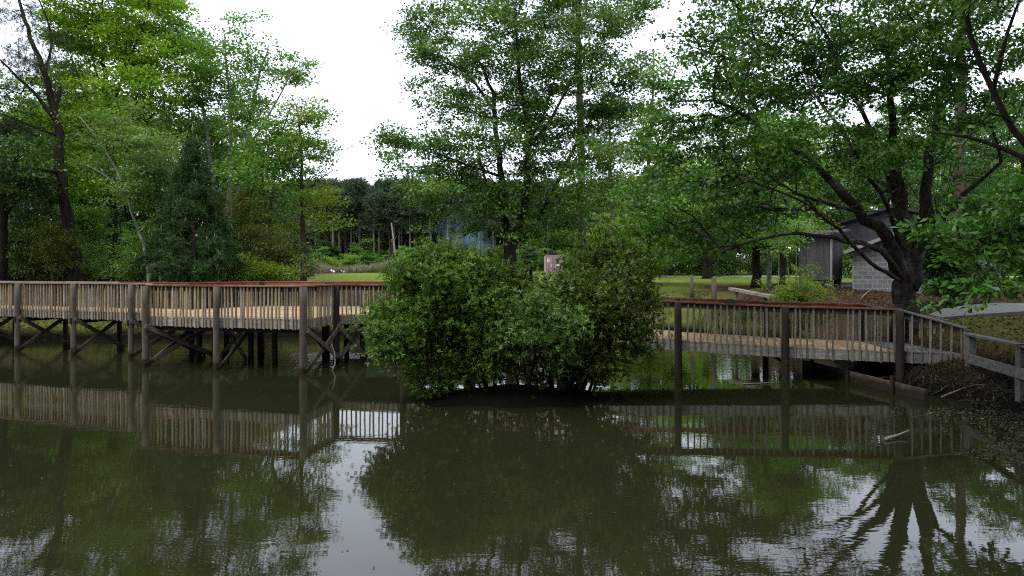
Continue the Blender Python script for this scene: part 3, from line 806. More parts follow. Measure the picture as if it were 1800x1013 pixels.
tree('sweetgum_tree', 'small yellowish green tree with short grey trunk, right end of the left woods', 'tree',
     [stem_from_ground(533, 37, [(534, 430, 37), (531, 340, 37), (528, 250, 37), (524, 190, 37)], 0.19, 0.03), ([P(533, 415, 37), P(560, 405, 36.5), P(600, 392, 36)], 0.05, 0.015), ([P(531, 350, 37), P(555, 320, 37), P(585, 300, 37)], 0.06, 0.02), ([P(531, 330, 37), P(505, 290, 37), P(490, 250, 37)], 0.06, 0.02)],
     clump_px([(515, 205, 40, 28), (550, 215, 28, 28), (500, 270, 40, 35), (540, 270, 40, 25), (572, 300, 32, 20), (520, 340, 42, 22), (555, 350, 30, 18), (575, 393, 36, 12), (500, 390, 32, 18), (530, 240, 35, 25)], 37, jd=1.2), 230, 34, 0.14, 'gum', 'brown', seed=10, flat=0.25)
tree('sweetgum_tree', 'mid green slender tree standing just left of the small yellowish tree', 'tree',
     [stem_from_ground(470, 36.6, [(472, 420, 36.6), (480, 330, 36.6), (490, 250, 36.6), (510, 190, 36.6)], 0.13, 0.03), ([P(478, 350, 36.6), P(450, 290, 36.6), P(440, 250, 36.6)], 0.06, 0.02)],
     clump_px([(495, 220, 42, 30), (465, 280, 50, 36), (535, 205, 30, 24), (480, 345, 50, 35), (430, 300, 45, 35), (530, 300, 40, 25), (525, 245, 40, 30)], 36.4, jd=1.0), 260, 28, 0.15, 'mid', 'brown', seed=12)

def bush(name, label, items, d, n, nl, ls, leaf, px0, seed, group=None, shape='kite', lw=0.5, spray=0.25, jd=0.8, bark='brown', nst=5, cat='shrub'):
    cl = clump_px(items, d, jd=jd)
    b = ground_base(px0, d); stems = []
    rr = np.random.default_rng(seed)
    xs = [c[0] for c in cl]
    for k in range(nst):
        tgt = xs[k % len(xs)] + rr.normal(0, 0.2, 3)
        o = b + np.array([rr.normal(0, 0.15), rr.normal(0, 0.15), 0])
        stems.append(([o, o * 0.5 + tgt * 0.5 + np.array([0, 0, 0.15]), tgt], 0.045, 0.015))
    return tree(name, label, cat, stems, cl, n, nl, ls, leaf, bark, lw=lw, spray=spray, flat=0.6, shape=shape, seed=seed, group=group, tilt=0.8)

bush('tall_shrub', 'tall olive green shrub behind the platform, left of the small yellowish tree', [(435, 400, 45, 50), (470, 440, 50, 38), (405, 445, 32, 40), (430, 350, 25, 22), (497, 462, 24, 20)], 35, 330, 46, 0.1, 'olive', 440, 13)
bush('shrub', 'fresh green low shrub behind the platform rail under the olive shrub', [(420, 472, 45, 22), (470, 478, 45, 16), (390, 480, 30, 14)], 32.5, 200, 45, 0.09, 'gum', 430, 14, jd=0.4)
bush('shrub', 'dark green undergrowth shrub between the leaning pine and the left edge', [(60, 455, 50, 35), (30, 420, 40, 30), (90, 470, 35, 25)], 36, 220, 45, 0.12, 'dark', 60, 15)
bush('shrub', 'mid green undergrowth shrub right of the leaning pine trunk', [(156, 440, 20, 40), (150, 475, 26, 22), (158, 390, 18, 30)], 37, 200, 45, 0.12, 'mid', 155, 16)
bush('shrub', 'bright green shrub at the foot of the ivy clad maple', [(246, 462, 24, 24), (232, 480, 26, 14), (260, 430, 18, 26)], 33.5, 200, 42, 0.11, 'mid', 235, 17, jd=0.5)
bush('shrub', 'dusky brownish green shrub left of the leaning pine trunk', [(85, 420, 30, 30), (100, 455, 25, 28)], 34, 110, 40, 0.1, 'olive', 95, 18, jd=0.5)

# ---------------------------------------------------------------- centre maple and pine behind it
tree('maple_tree', 'large many stemmed maple on the far bank behind the pond shrubs, centre', 'tree',
     [stem_from_ground(900, 38, [(898, 470, 38), (896, 420, 38)], 0.4, 0.33),
      ([P(895, 430, 38), P(884, 340, 38), P(872, 230, 38), P(866, 160, 38), P(830, 90, 37.5)], 0.24, 0.06),
      ([P(900, 430, 38), P(922, 350, 37.5), P(927, 220, 37.5), P(915, 140, 37.5), P(905, 20, 37)], 0.25, 0.05),
      ([P(903, 430, 38), P(945, 385, 38.5), P(985, 310, 39), P(1020, 240, 39.5), P(1075, 165, 40)], 0.17, 0.05),
      ([P(888, 380, 38), P(855, 320, 37), P(840, 270, 36.5)], 0.11, 0.04), ([P(926, 260, 37.5), P(965, 215, 37), P(1010, 130, 37)], 0.12, 0.04),
      ([P(872, 200, 38), P(820, 130, 38), P(770, 105, 38)], 0.1, 0.03), ([P(930, 250, 37.5), P(960, 190, 38), P(985, 100, 38)], 0.09, 0.03), ([P(880, 310, 38), P(820, 290, 37.5), P(740, 262, 37)], 0.09, 0.025)],
     clump_px([(765, 50, 55, 45), (850, 30, 70, 50), (950, 45, 80, 50), (1050, 40, 75, 45), (1115, 30, 45, 32), (770, 120, 45, 28), (760, 175, 38, 24), (850, 140, 60, 38), (940, 150, 70, 42), (1040, 140, 70, 42), (1090, 190, 50, 40),
               (705, 245, 46, 24), (780, 255, 55, 33), (860, 245, 55, 30), (1000, 245, 70, 40), (700, 292, 45, 20), (770, 310, 60, 30), (850, 335, 55, 33), (930, 330, 60, 40), (1030, 320, 60, 45), (810, 385, 50, 28), (890, 395, 55, 30), (985, 385, 60, 35), (1075, 270, 42, 30),
               (740, 90, 35, 25), (900, -50, 160, 60), (1060, -40, 90, 50), (925, 235, 40, 40), (760, 345, 40, 25), (820, 190, 60, 40), (900, 200, 60, 40), (960, 200, 60, 40), (1060, 220, 50, 40), (830, 300, 60, 40), (960, 290, 60, 40), (880, 90, 80, 50), (1000, 90, 80, 50), (790, 80, 50, 40), (1100, 100, 50, 40), (1090, 340, 40, 40), (730, 340, 35, 22)], 38), 2500, 37, 0.165, 'maple', 'dark', seed=20, flat=0.35)
tree('pine_tree', 'straight tall pine trunk rising behind the right side of the central maple', 'tree',
     [stem_from_ground(1023, 44, [(1023, 400, 44), (1021, 250, 44), (1018, 100, 44), (1016, -120, 44)], 0.3, 0.16)],
     clump_px([(1015, -60, 90, 60), (1030, 20, 70, 30), (1000, 60, 50, 25)], 44), 160, 84, 0.28, 'pine', 'brown', lw=0.09, spray=0.3, flat=0.8, needles=True, shape='blade', seed=21, up=0.0)
tree('pine_tree', 'thin distant pine with a grey trunk seen right of the central maple', 'tree',
     [stem_from_ground(1080, 62, [(1077, 380, 62), (1072, 300, 62), (1070, 200, 62)], 0.26, 0.08)],
     clump_px([(1070, 230, 40, 35), (1085, 280, 30, 20), (1060, 300, 28, 14), (1068, 190, 30, 30)], 62), 120, 84, 0.3, 'pine', 'brown', lw=0.09, spray=0.35, flat=0.7, needles=True, shape='blade', seed=22, up=0.0)

# ---------------------------------------------------------------- island shrubs
def ishrub(name, label, items, d, n, ls, lw, leaf, seed, roots, per=26, spray=0.13, jd=0.7):
    cl = clump_px(items, d, jd=jd, depth=0.9)
    tips = sample_clumps(cl, n, 0.4, 0.17, 7)
    b = np.array([roots[0][0], roots[0][1], gz(*roots[0][:2])])
    root = thing(name, label, 'shrub', b)
    stems = []
    rr = np.random.default_rng(seed)
    for (x, y, px, py, dd, r) in roots:
        o = np.array([x, y, gz(x, y) - 0.05]); t = P(px, py, dd)
        mid = o * 0.5 + t * 0.5 + np.array([rr.normal(0, .1), rr.normal(0, .1), 0.1])
        stems.append(([o, mid, t], r, r * 0.4))
    br, dirs = skeleton(stems, tips, 0.3, seed)
    mb = MB(); branch_mesh(br, len(stems), mb); mb.build('stem', BARK['dark'], root, True, b)
    # leaves in whorls along each twig end
    q = per // 9 + 1
    m = n * q
    T = np.repeat(tips, q, 0); D = unit(np.repeat(unit(dirs), q, 0) + np.array([0, 0, 0.35]) + rng.normal(0, .35, (m, 3)))
    W = T + rng.normal(0, spray * 0.8, (m, 3))
    k = 10
    Wk = np.repeat(W, k, 0); Dk = np.repeat(D, k, 0)
    rad = rng.normal(size=(m * k, 3)); rad = unit(rad - Dk * np.sum(rad * Dk, 1, keepdims=True))
    ax = unit(Dk * rng.uniform(0.15, 0.9, (m * k, 1)) + rad)
    cen = Wk - Dk * rng.uniform(0, 0.07, (m * k, 1))
    nr = unit(Dk * 1.0 - ax * np.sum(Dk * ax, 1, keepdims=True) + rng.normal(0, .2, (m * k, 3)))
    sz = ls * rng.uniform(0.6, 1.2, m * k)
    me = leaf_mesh('foliage', cen, ax, nr, sz, sz * lw, LEAF[leaf], 'kite', b)
    link('foliage', me, root)
    return root

ishrub('myrtle_shrub', 'rounded light green evergreen shrub, left half of the shrubs on the island', [(700, 575, 42, 45), (735, 520, 50, 45), (790, 480, 55, 42), (770, 590, 60, 50), (840, 478, 48, 32), (840, 540, 60, 45), (720, 620, 40, 30), (800, 645, 55, 30), (755, 665, 40, 22), (860, 620, 45, 40), (790, 540, 60, 45), (680, 600, 30, 30), (750, 460, 30, 26), (770, 688, 55, 14, 14.8), (850, 680, 45, 18, 14.8), (820, 655, 50, 25, 14.9), (670, 560, 30, 28), (690, 640, 34, 28, 15.2), (720, 480, 34, 26), (790, 448, 30, 20)], 15.5, 5400, 0.08, 0.3, 'myrtle', 31,
       [(-0.9, 15.9, 760, 560, 15.5, 0.05), (-0.6, 15.8, 830, 520, 15.5, 0.06), (-1.2, 15.7, 710, 600, 15.2, 0.035), (-0.4, 15.9, 860, 480, 15.8, 0.05), (-1.3, 15.9, 730, 640, 15.0, 0.03), (-0.7, 15.6, 790, 650, 14.9, 0.03)])
ishrub('willow_shrub', 'bluish green narrow leaved shrub at the front of the island, centre', [(935, 562, 46, 28), (905, 590, 40, 22), (965, 585, 40, 24), (950, 535, 36, 20), (985, 630, 26, 18), (1000, 570, 30, 22)], 14.9, 480, 0.11, 0.2, 'willow', 32,
       [(0.35, 15.5, 940, 570, 14.9, 0.035), (0.5, 15.5, 985, 600, 14.9, 0.03), (0.2, 15.5, 900, 610, 14.9, 0.03), (0.45, 15.6, 950, 640, 14.8, 0.025)], jd=0.4)
ishrub('bay_shrub', 'loose dark olive shrub, right half of the shrubs on the island', [(1045, 480, 45, 46), (1085, 510, 50, 45), (1030, 545, 55, 45), (1095, 440, 25, 35), (1075, 585, 50, 40), (1120, 560, 32, 30), (1050, 640, 38, 32), (1120, 500, 30, 30), (1100, 610, 28, 22), (895, 490, 40, 24), (935, 505, 30, 20), (960, 520, 50, 30), (1060, 410, 16, 22), (1135, 585, 18, 22), (1000, 675, 50, 18, 14.9), (930, 680, 40, 14, 14.8), (880, 655, 60, 30, 16), (960, 645, 60, 40, 16.1), (1030, 690, 34, 16, 15.5), (930, 560, 60, 50, 16.3), (890, 530, 70, 60), (960, 560, 80, 60), (1010, 610, 60, 60), (1000, 520, 60, 45), (1010, 560, 60, 55), (1005, 482, 34, 18), (1050, 610, 50, 50), (910, 610, 70, 55), (1120, 470, 34, 34), (1140, 520, 24, 24), (1130, 610, 26, 20), (770, 672, 70, 34, 15.7), (850, 672, 70, 34, 15.6), (930, 672, 70, 34, 15.7), (1005, 672, 60, 34, 15.8), (890, 660, 70, 34, 16.3), (1040, 660, 40, 40, 15.8), (1060, 440, 26, 26)], 15.9, 9200, 0.08, 0.32, 'bay', 33,
       [(1.3, 16.1, 1030, 520, 16, 0.07), (1.6, 15.9, 1080, 560, 16, 0.06), (1.75, 15.8, 1110, 590, 15.7, 0.04), (0.9, 16.0, 980, 480, 16.2, 0.06), (1.5, 16.2, 1060, 460, 16.3, 0.06), (1.8, 15.6, 1090, 620, 15.4, 0.035)])
# ---------------------------------------------------------------- right oak
D0 = 20.4
tree('oak_tree', 'broad spreading oak with a thick forked trunk beside the end of the boardwalk', 'tree',
     [stem_from_ground(1592, D0, [(1592, 540, D0), (1591, 500, D0), (1591, 468, D0), (1587, 400, D0 + .2), (1578, 310, D0 + .3), (1565, 190, D0 + .3), (1555, 60, D0)], [0.39, 0.33, 0.32, 0.28, 0.2, 0.14, 0.1, 0.05], None),
      ([P(1590, 505, D0), P(1586, 470, D0 - .1), P(1556, 415, D0 - .4), P(1505, 365, D0 - .8), P(1440, 300, D0 - 1), P(1370, 250, D0 - 1.2), P(1290, 190, D0 - 1)], [0.3, 0.26, 0.18, 0.14, 0.1, 0.06, 0.035], None),
      ([P(1596, 505, D0), P(1606, 465, D0), P(1622, 400, D0), P(1632, 300, D0), P(1650, 190, D0 - .3), P(1685, 60, D0 - .6)], [0.3, 0.27, 0.2, 0.14, 0.1, 0.05], None),
      ([P(1598, 505, D0), P(1610, 470, D0 - .1), P(1630, 415, D0 - .5), P(1690, 345, D0 - 1.2), P(1760, 285, D0 - 2)], [0.24, 0.2, 0.12, 0.07, 0.04], None),
      ([P(1584, 488, D0 - .2), P(1548, 440, D0 - 1), P(1490, 424, D0 - 1.8), P(1400, 412, D0 - 2.4), P(1300, 430, D0 - 2.8), P(1235, 440, D0 - 3)], 0.09, 0.022),
      ([P(1582, 492, D0 - .2), P(1530, 462, D0 - 1.6), P(1475, 405, D0 - 2.4), P(1410, 355, D0 - 2.8), P(1300, 310, D0 - 3)], 0.065, 0.02),
      ([P(1584, 440, D0 - .2), P(1560, 360, D0 - 1.2), P(1520, 300, D0 - 2), P(1480, 230, D0 - 2.2), P(1420, 150, D0 - 2)], 0.08, 0.025),
      ([P(1520, 375, D0 - .8), P(1400, 340, D0 - 2), P(1330, 290, D0 - 2)], 0.06, 0.02), ([P(1585, 380, D0 + .2), P(1540, 250, D0 + 1), P(1480, 120, D0 + 1.5)], 0.12, 0.04)],
     clump_px([(1185, 150, 45, 45), (1255, 80, 65, 50), (1345, 50, 70, 50), (1445, 45, 75, 45), (1545, 50, 70, 45), (1640, 60, 65, 50), (1195, 245, 55, 38), (1290, 175, 75, 45), (1390, 150, 75, 45), (1490, 150, 75, 50), (1590, 160, 65, 50), (1220, 325, 55, 35), (1310, 275, 75, 40), (1410, 245, 80, 42), (1500, 255, 60, 35), (1670, 190, 55, 50),
               (1300, 370, 65, 24), (1215, 400, 55, 26), (1400, 330, 60, 22), (1740, 120, 55, 55), (1600, 260, 55, 35), (1180, 450, 45, 22), (1270, 430, 45, 16), (1500, -40, 200, 55), (1300, -20, 90, 40), (1700, -20, 100, 50), (1690, 285, 50, 24), (1360, 400, 45, 14), (1150, 320, 35, 30), (1150, 200, 35, 30), (1440, 340, 60, 30, D0 + 4), (1530, 330, 60, 30, D0 + 4), (1640, 330, 60, 34, D0 + 4), (1350, 330, 60, 30, D0 + 3), (1460, 120, 80, 60), (1330, 120, 70, 50), (1600, 110, 70, 50), (1700, 380, 40, 20, D0 + 4), (1150, 395, 50, 40), (1225, 375, 70, 42), (1310, 395, 70, 36, D0 - 2), (1395, 365, 70, 34, D0 + 2), (1180, 330, 60, 40), (1440, 395, 50, 22, D0 + 4), (1490, 345, 50, 26, D0 + 5), (1270, 345, 60, 36), (1450, 300, 60, 34), (1560, 300, 50, 34, D0 + 3), (1720, 330, 60, 40, D0 + 3), (1740, 230, 60, 50, D0 + 2), (1140, 260, 40, 36), (1640, 400, 40, 22, D0 + 5)], D0 - 0.5, jd=2.6), 3500, 40, 0.11, 'oak', 'oak', seed=40, bare=clump_px([(1380, 350, 90, 50), (1450, 370, 60, 40), (1300, 400, 70, 30), (1560, 330, 60, 60), (1660, 340, 60, 50), (1250, 300, 60, 40), (1450, 230, 90, 60)], D0 - 2, jd=1.5), nbare=260, spray=0.3, flat=0.3, shape='lobe', lw=0.8, up=0.35)

tree('broadleaf_tree', 'tall slender leafy tree filling the gap between the central maple and the spreading oak', 'tree',
     [stem_from_ground(1140, 50, [(1141, 440, 50), (1138, 330, 50), (1146, 200, 50), (1150, 90, 50)], 0.2, 0.04), ([P(1139, 350, 50), P(1170, 270, 50), P(1185, 200, 50)], 0.08, 0.03)],
     clump_px([(1140, 290, 45, 50), (1160, 350, 50, 45), (1110, 380, 50, 45), (1150, 215, 40, 40), (1170, 420, 60, 40), (1120, 440, 60, 35), (1155, 140, 28, 34), (1175, 280, 30, 30), (1210, 390, 45, 45)], 50, jd=1.5), 420, 42, 0.19, 'gum', 'brown', seed=46)
tree('overhanging_tree', 'dark curved limb of a tree leaning in over the upper right corner', 'tree',
     [([np.array([17.5, 13.6, gz(17.5, 13.6) - .1]), P(2180, 420, 14), P(1950, 370, 14), P(1810, 262, 14), P(1745, 160, 14), P(1706, 60, 14), P(1685, -50, 14)], 0.11, 0.045),
      ([P(1850, 300, 14), P(1770, 265, 14.3), P(1700, 240, 14.6), P(1630, 232, 15)], 0.06, 0.02), ([P(1745, 160, 14), P(1770, 60, 14), P(1800, -20, 14)], 0.05, 0.02), ([P(1780, 215, 14), P(1740, 200, 13.5), P(1690, 260, 13.3)], 0.025, 0.01)],
     clump_px([(1760, 40, 45, 40), (1790, 130, 35, 50), (1690, 20, 45, 35), (1800, 310, 50, 30), (1740, 240, 40, 20), (1660, 110, 40, 30), (1850, 60, 60, 90), (1850, 220, 60, 70)], 14.3, jd=0.9) + [(np.array((14.5, 13.0, 12.2)), (4.2, 4.2, 1.9)), (np.array((9.5, 12.0, 12.8)), (3.5, 3.5, 1.6)), (np.array((17, 17.0, 11.5)), (3.5, 4, 2.5)), (np.array((6.5, 14.5, 14.8)), (4.0, 4.0, 1.8)), (np.array((11, 17, 14.5)), (4, 3.5, 1.8)), (np.array((13, 6.5, 10.5)), (4, 4, 2))], 1000, 34, 0.1, 'oak', 'dark', seed=41, spray=0.24, flat=0.35, shape='lobe', lw=0.8)  # high clumps out of frame are added to shade the right side
tree('added_shade_tree', 'unseen dense tree added on the right bank to shade the boardwalk', 'tree',  # out-of-frame crown, added to darken the right deck
     [([np.array([15.5, 7.5, gz(15.5, 7.5) - .1]), np.array([15.3, 7.6, 5]), np.array([14, 8, 9]), np.array([12.5, 8.5, 13])], 0.35, 0.1)],
     [(np.array((12.0, 9.0, 13.0)), (6.5, 5.0, 2.6)), (np.array((7.0, 8.5, 13.5)), (4.0, 4.5, 2.2)), (np.array((14.5, 11.5, 12.3)), (4.5, 3.6, 2.0)), (np.array((15.5, 5.0, 11.5)), (4.0, 4.0, 3.0))], 900, 40, 0.22, 'oak', 'dark', seed=47)
tree('broadleaf_tree', 'near low branches with broad rounded glossy leaves at the right edge', 'tree',
     [([np.array([12.6, 12.6, gz(12.6, 12.6) - .1]), P(2010, 480, 13), P(1900, 420, 13), P(1800, 400, 13), P(1720, 420, 13)], 0.1, 0.02), ([P(1960, 440, 13), P(1860, 350, 13), P(1780, 330, 13)], 0.05, 0.015), ([P(1950, 500, 13), P(1850, 510, 12.8), P(1770, 515, 12.7)], 0.03, 0.01)],
     clump_px([(1700, 420, 50, 26), (1770, 395, 50, 32), (1670, 405, 30, 18), (1800, 340, 50, 34), (1755, 455, 30, 16), (1770, 510, 50, 14), (1850, 430, 50, 60), (1715, 500, 26, 12)], 13, jd=0.4), 150, 24, 0.15, 'broad', 'brown', seed=42, spray=0.16, flat=0.5, shape='obo', lw=0.45, tilt=0.6)
tree('pine_tree', 'tall straight pine trunk standing behind the spreading oak on the right', 'tree',
     [stem_from_ground(1682, 36, [(1684, 400, 36), (1688, 200, 36), (1690, 20, 36), (1690, -150, 36)], 0.28, 0.18)],
     clump_px([(1690, -90, 100, 60), (1720, 20, 60, 30), (1650, 60, 50, 20)], 36), 150, 84, 0.25, 'pine', 'brown', lw=0.09, spray=0.28, flat=0.8, needles=True, shape='blade', seed=43, up=0)

bush('dark_shrub', 'dense dark shrub right of the spreading oak, in front of the block pier', [(1655, 470, 32, 40), (1690, 490, 30, 30), (1640, 430, 20, 28), (1670, 430, 25, 25)], 24, 420, 50, 0.1, 'dark', 1665, 44, jd=0.6)
bush('shrub', 'small light green shrub on the leaf litter in front of the wooden shed', [(1400, 510, 30, 18), (1375, 520, 22, 12), (1405, 485, 10, 18), (1425, 518, 16, 10)], 28, 190, 40, 0.07, 'gum', 1400, 45, jd=0.4, spray=0.15)
for k, (px, y1, d, r, lab) in enumerate(((1243, 300, 64, 0.42, 'thick lone trunk on the far lawn, right of the island shrubs'), (1329, 250, 41, 0.27, 'stout dark trunk on the leaf mound'), (1352, 260, 40, 0.14, 'thin pale trunk on the mound beside the stout dark one'), (1374, 280, 38, 0.18, 'dark slim trunk just left of the wooden shed'), (1430, 240, 47, 0.24, 'trunk rising behind the wooden shed'))):
    tree('broadleaf_tree', 'leafy tree with a ' + lab, 'tree',
         [stem_from_ground(px, d, [(px + 1, 440, d), (px - 2, 380, d), (px + 4, y1, d)], r, r * 0.4)],
         clump_px([(px, 380 - 20 * (k % 2), 60, 34), (px - 40, 330, 55, 45), (px + 30, 300, 60, 45), (px, 250, 60, 45), (px - 45, 410, 40, 22), (px + 35, 405, 40, 20)], d, jd=2), 330, 46, 0.15, ('bright', 'mid', 'gum', 'mid', 'mid')[k], 'dark' if k != 2 else 'grey', seed=50 + k)
# thin bare saplings beside the shed
for k, (px, d, tx, ty) in enumerate(((1388, 31, 1374, 400), (1398, 31.5, 1394, 395), (1362, 30, 1368, 420))):
    b = ground_base(px, d)
    tree('sapling', ('thin grey sapling leaning left in front of the wooden shed', 'thin upright grey sapling in front of the wooden shed', 'thin sapling right of the pale trunk on the leaf mound')[k], 'sapling',
         [([b, (b + P(tx, ty, d)) / 2 + np.array([0.1, 0, 0]), P(tx, ty, d)], 0.03, 0.01)], clump_px([(tx, ty + 8, 26, 18)], d, jd=0.5), 30, 30, 0.1, 'mid', 'grey', seed=60 + k)

# ---------------------------------------------------------------- background woods (copies)
def proto_tree(name, label, group, h, w, leaf, bark, nt, nl, ls, seed, base, low=0.15):
    b = np.array([base[0], base[1], gz(*base[:2]) - 0.1]); rr = np.random.default_rng(seed)
    def q(x, y, z): return b + np.array([x, y, z])
    stems = [([b, q(0.1, 0, h * .3), q(-0.15, 0.1, h * .6), q(0.1, 0, h * .93)], 0.017 * h, 0.03)]
    cl = []
    for k in range(13):
        z = h * (low + (0.95 - low) * (k + 0.5) / 13); a = k * 2.4; rel = (z / h - low) / (1 - low)
        rr_ = w * (0.35 + 0.65 * math.sin(math.pi * min(1, 0.25 + rel * 0.72))) * 0.5
        cl.append((q(math.cos(a) * rr_ * .55, math.sin(a) * rr_ * .55, z), (rr_ * rr.uniform(.5, .75), rr_ * rr.uniform(.5, .75), h * rr.uniform(.05, .085))))
    return tree(name, label, 'tree', stems, cl, nt, nl, ls, leaf, bark, spray=0.5, group=group, seed=seed)

def placed(px, d): 
    x = (px - 900) / F * d; return (x, d, gz(x, d) - 0.1)

woods_l = 'broadleaf trees in the depth of the left woods'
A = proto_tree('woodland_tree', 'leafy green tree deep in the woods behind the left bank trees', woods_l, 15, 9, 'mid', 'dark', 420, 55, 0.2, 70, placed(60, 52), low=0.08)
B = proto_tree('woodland_tree', 'dark leafy tree deep in the woods behind the left bank trees', woods_l + ', dark kind', 14, 9, 'dark', 'dark', 420, 55, 0.2, 71, placed(330, 50), low=0.05)
for k, (px, d, s) in enumerate(((-130, 50, 1.0), (160, 55, 1.2), (250, 50, .95), (-40, 62, 1.3), (380, 60, 1.0), (110, 47, .7), (300, 66, 1.1))):
    dup(A, placed(px, d), k * 1.3, s)
for k, (px, d, s) in enumerate(((20, 46, .7), (222, 50, .6), (200, 60, 1.15), (420, 54, .85), (-90, 56, 1.1), (460, 64, .8), (130, 68, 1.3), (-170, 60, 1.3), (500, 74, .8))):
    dup(B, placed(px, d), k * 1.7 + .4, s)
woods_r = 'broadleaf trees of the woods beyond the right lawn'
A2 = proto_tree('woodland_tree', 'light green tree in the woods beyond the right lawn', woods_r, 15, 10, 'bright', 'brown', 420, 55, 0.22, 72, placed(1180, 78), low=0.06)
B2 = proto_tree('woodland_tree', 'mid green tree in the woods beyond the right lawn', woods_r + ', mid green kind', 15, 10, 'maple', 'dark', 420, 58, 0.22, 73, placed(1290, 84), low=0.04)
for k, (px, d, s) in enumerate(((1110, 88, .9), (1250, 95, 1.2), (1450, 80, 1.0), (1620, 84, 1.1), (1780, 78, 1.0))):
    dup(A2, placed(px, d), k * 1.1, s)
for k, (px, d, s) in enumerate(((1130, 72, .62), (1200, 98, 1.2), (1360, 82, 1.0), (1510, 76, .9), (1560, 98, 1.3), (1700, 88, 1.1), (1850, 82, 1.2), (1640, 60, 1.1), (1730, 56, 1.0), (1800, 54, 1.05), (1900, 52, 1.1), (1560, 66, 1.15), (1060, 96, .8), (1400, 100, 1.3), (1940, 74, 1.1))):
    dup(B2, placed(px, d), k * 1.9 + .7, s)
# unseen tree row added behind the camera to block low sky light
for k in range(17):
    x = -48 + k * 6.2 + (k % 3); y = -16 - (k * 7 % 5) * 1.6
    dup(B2, (x, y, gz(x, y) - .1), k * 2.3, 1.25 + 0.12 * (k % 4), label='mid green unseen tree added behind the viewpoint for shade', group='unseen trees added behind the viewpoint')
# hedge-like understory at the woods' foot
U = bush('understory_shrub', 'dark green shrub in the undergrowth at the foot of the far woods', [(1340, 465, 30, 18), (1310, 470, 30, 14), (1365, 468, 25, 14)], 76, 170, 50, 0.16, 'dark', 1335, 75, group='undergrowth shrubs at the foot of the woods', jd=1.5, spray=0.35)
for k, px in enumerate((1090, 1150, 1210, 1270, 1400, 1460, 1520, 1580, 1640, 1700, 1760, 1820)):
    dup(U, placed(px, 76 + (k % 3) * 4), k * 1.3, 1.0 + 0.25 * (k % 4))
for k, (px, d) in enumerate(((-120, 42), (-50, 44), (20, 43), (80, 45), (140, 43), (190, 46), (240, 44), (300, 45), (350, 43), (400, 46), (450, 44), (495, 47))):
    dup(U, placed(px, d), k * 2.1, 0.8 + 0.15 * (k % 3), label='dark green shrub in the undergrowth behind the left bank trees', group='undergrowth shrubs in the left woods')

# ---------------------------------------------------------------- far pine belt
def proto_pine(h, seed, base, group, label):
    b = np.array([base[0], base[1], gz(*base[:2]) - 0.2]); rr = np.random.default_rng(seed); tips = []
    for k in range(190):
        t = rr.uniform(0, 1) ** 0.8; z = h * (0.52 + 0.48 * t); r = (1 - t * 0.75) * 2.7 * math.sqrt(rr.uniform(0.02, 1)); a = rr.uniform(0, 6.28)
        if t < 0.4 and rr.uniform() < 0.62: continue
        tips.append(b + np.array([math.cos(a) * r, math.sin(a) * r, z]))
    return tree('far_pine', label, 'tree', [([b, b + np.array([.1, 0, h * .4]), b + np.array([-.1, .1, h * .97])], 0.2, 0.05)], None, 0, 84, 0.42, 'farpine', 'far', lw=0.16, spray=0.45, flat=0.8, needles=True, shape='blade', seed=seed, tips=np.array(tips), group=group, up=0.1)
gp = 'tall pines of the far tree line beyond the field'; lp = 'tall bare stemmed pine in the far tree line beyond the grass field'
pines = [proto_pine(20.5, 80, placed(610, 158), gp, lp), proto_pine(22, 81, placed(668, 166), gp, lp), proto_pine(19, 82, placed(705, 150), gp, lp)]
rp_ = random.Random(5)
k = 0
for row, (d, step, x0, x1) in enumerate(((126, 13, 470, 800), (137, 15, 420, 900), (148, 15, 420, 1120), (160, 14, 380, 1150), (172, 12, 400, 1150))):
    px = x0
    while px < x1:
        dd = d + rp_.uniform(-4, 4); q = placed(px + rp_.uniform(-8, 8), dd); hz = (20.5, 22, 19)[k % 3]
        sz = (3 + dd * (474 - rp_.uniform(318, 348)) / 1200 - 2.5) / hz
        dup(pines[k % 3], q, rp_.uniform(0, 6.28), rp_.uniform(1.0, 1.3), sz=sz); k += 1
        px += step
gu = 'green undergrowth trees below the far pines'
FU = proto_tree('understory_tree', 'low dark green tree in the undergrowth below the far pines', gu, 7, 6, 'mid', 'dark', 170, 50, 0.24, 83, placed(640, 124), low=0.02)
FU2 = proto_tree('understory_tree', 'low dark tree in the shade below the far pines', gu + ', dark kind', 6, 6, 'dark', 'dark', 170, 50, 0.26, 84, placed(570, 122), low=0.02)
for k, px in enumerate(range(420, 1130, 24)):
    dup((FU, FU2)[k % 2], placed(px + rp_.uniform(-8, 8), 120 + rp_.uniform(-4, 10)), k * 1.1, rp_.uniform(0.4, 0.85))
bush('field_shrub', 'round bright green bush at the far edge of the grass field, left one', [(572, 462, 13, 8), (585, 464, 12, 7)], 104, 120, 40, 0.17, 'gum', 578, 85, jd=1.0, spray=0.3)
bush('field_shrub', 'round bright green bush at the far edge of the grass field, right one', [(618, 456, 13, 9), (612, 464, 12, 6)], 106, 120, 40, 0.17, 'mid', 617, 86, jd=1.0, spray=0.3)
bush('field_shrub', 'green bush at the field edge beside the smoke, left of the island', [(708, 462, 20, 12), (735, 458, 15, 14), (690, 466, 14, 8)], 108, 150, 40, 0.18, 'mid', 710, 87, jd=1.5, spray=0.35)
for k, px in enumerate(range(430, 1160, 22)):
    dup((FU2, FU)[k % 3 == 0], placed(px + rp_.uniform(-8, 8), 150 + rp_.uniform(-6, 26)), k * 1.7, rp_.uniform(1.7, 2.4), sz=rp_.uniform(1.9, 2.6))
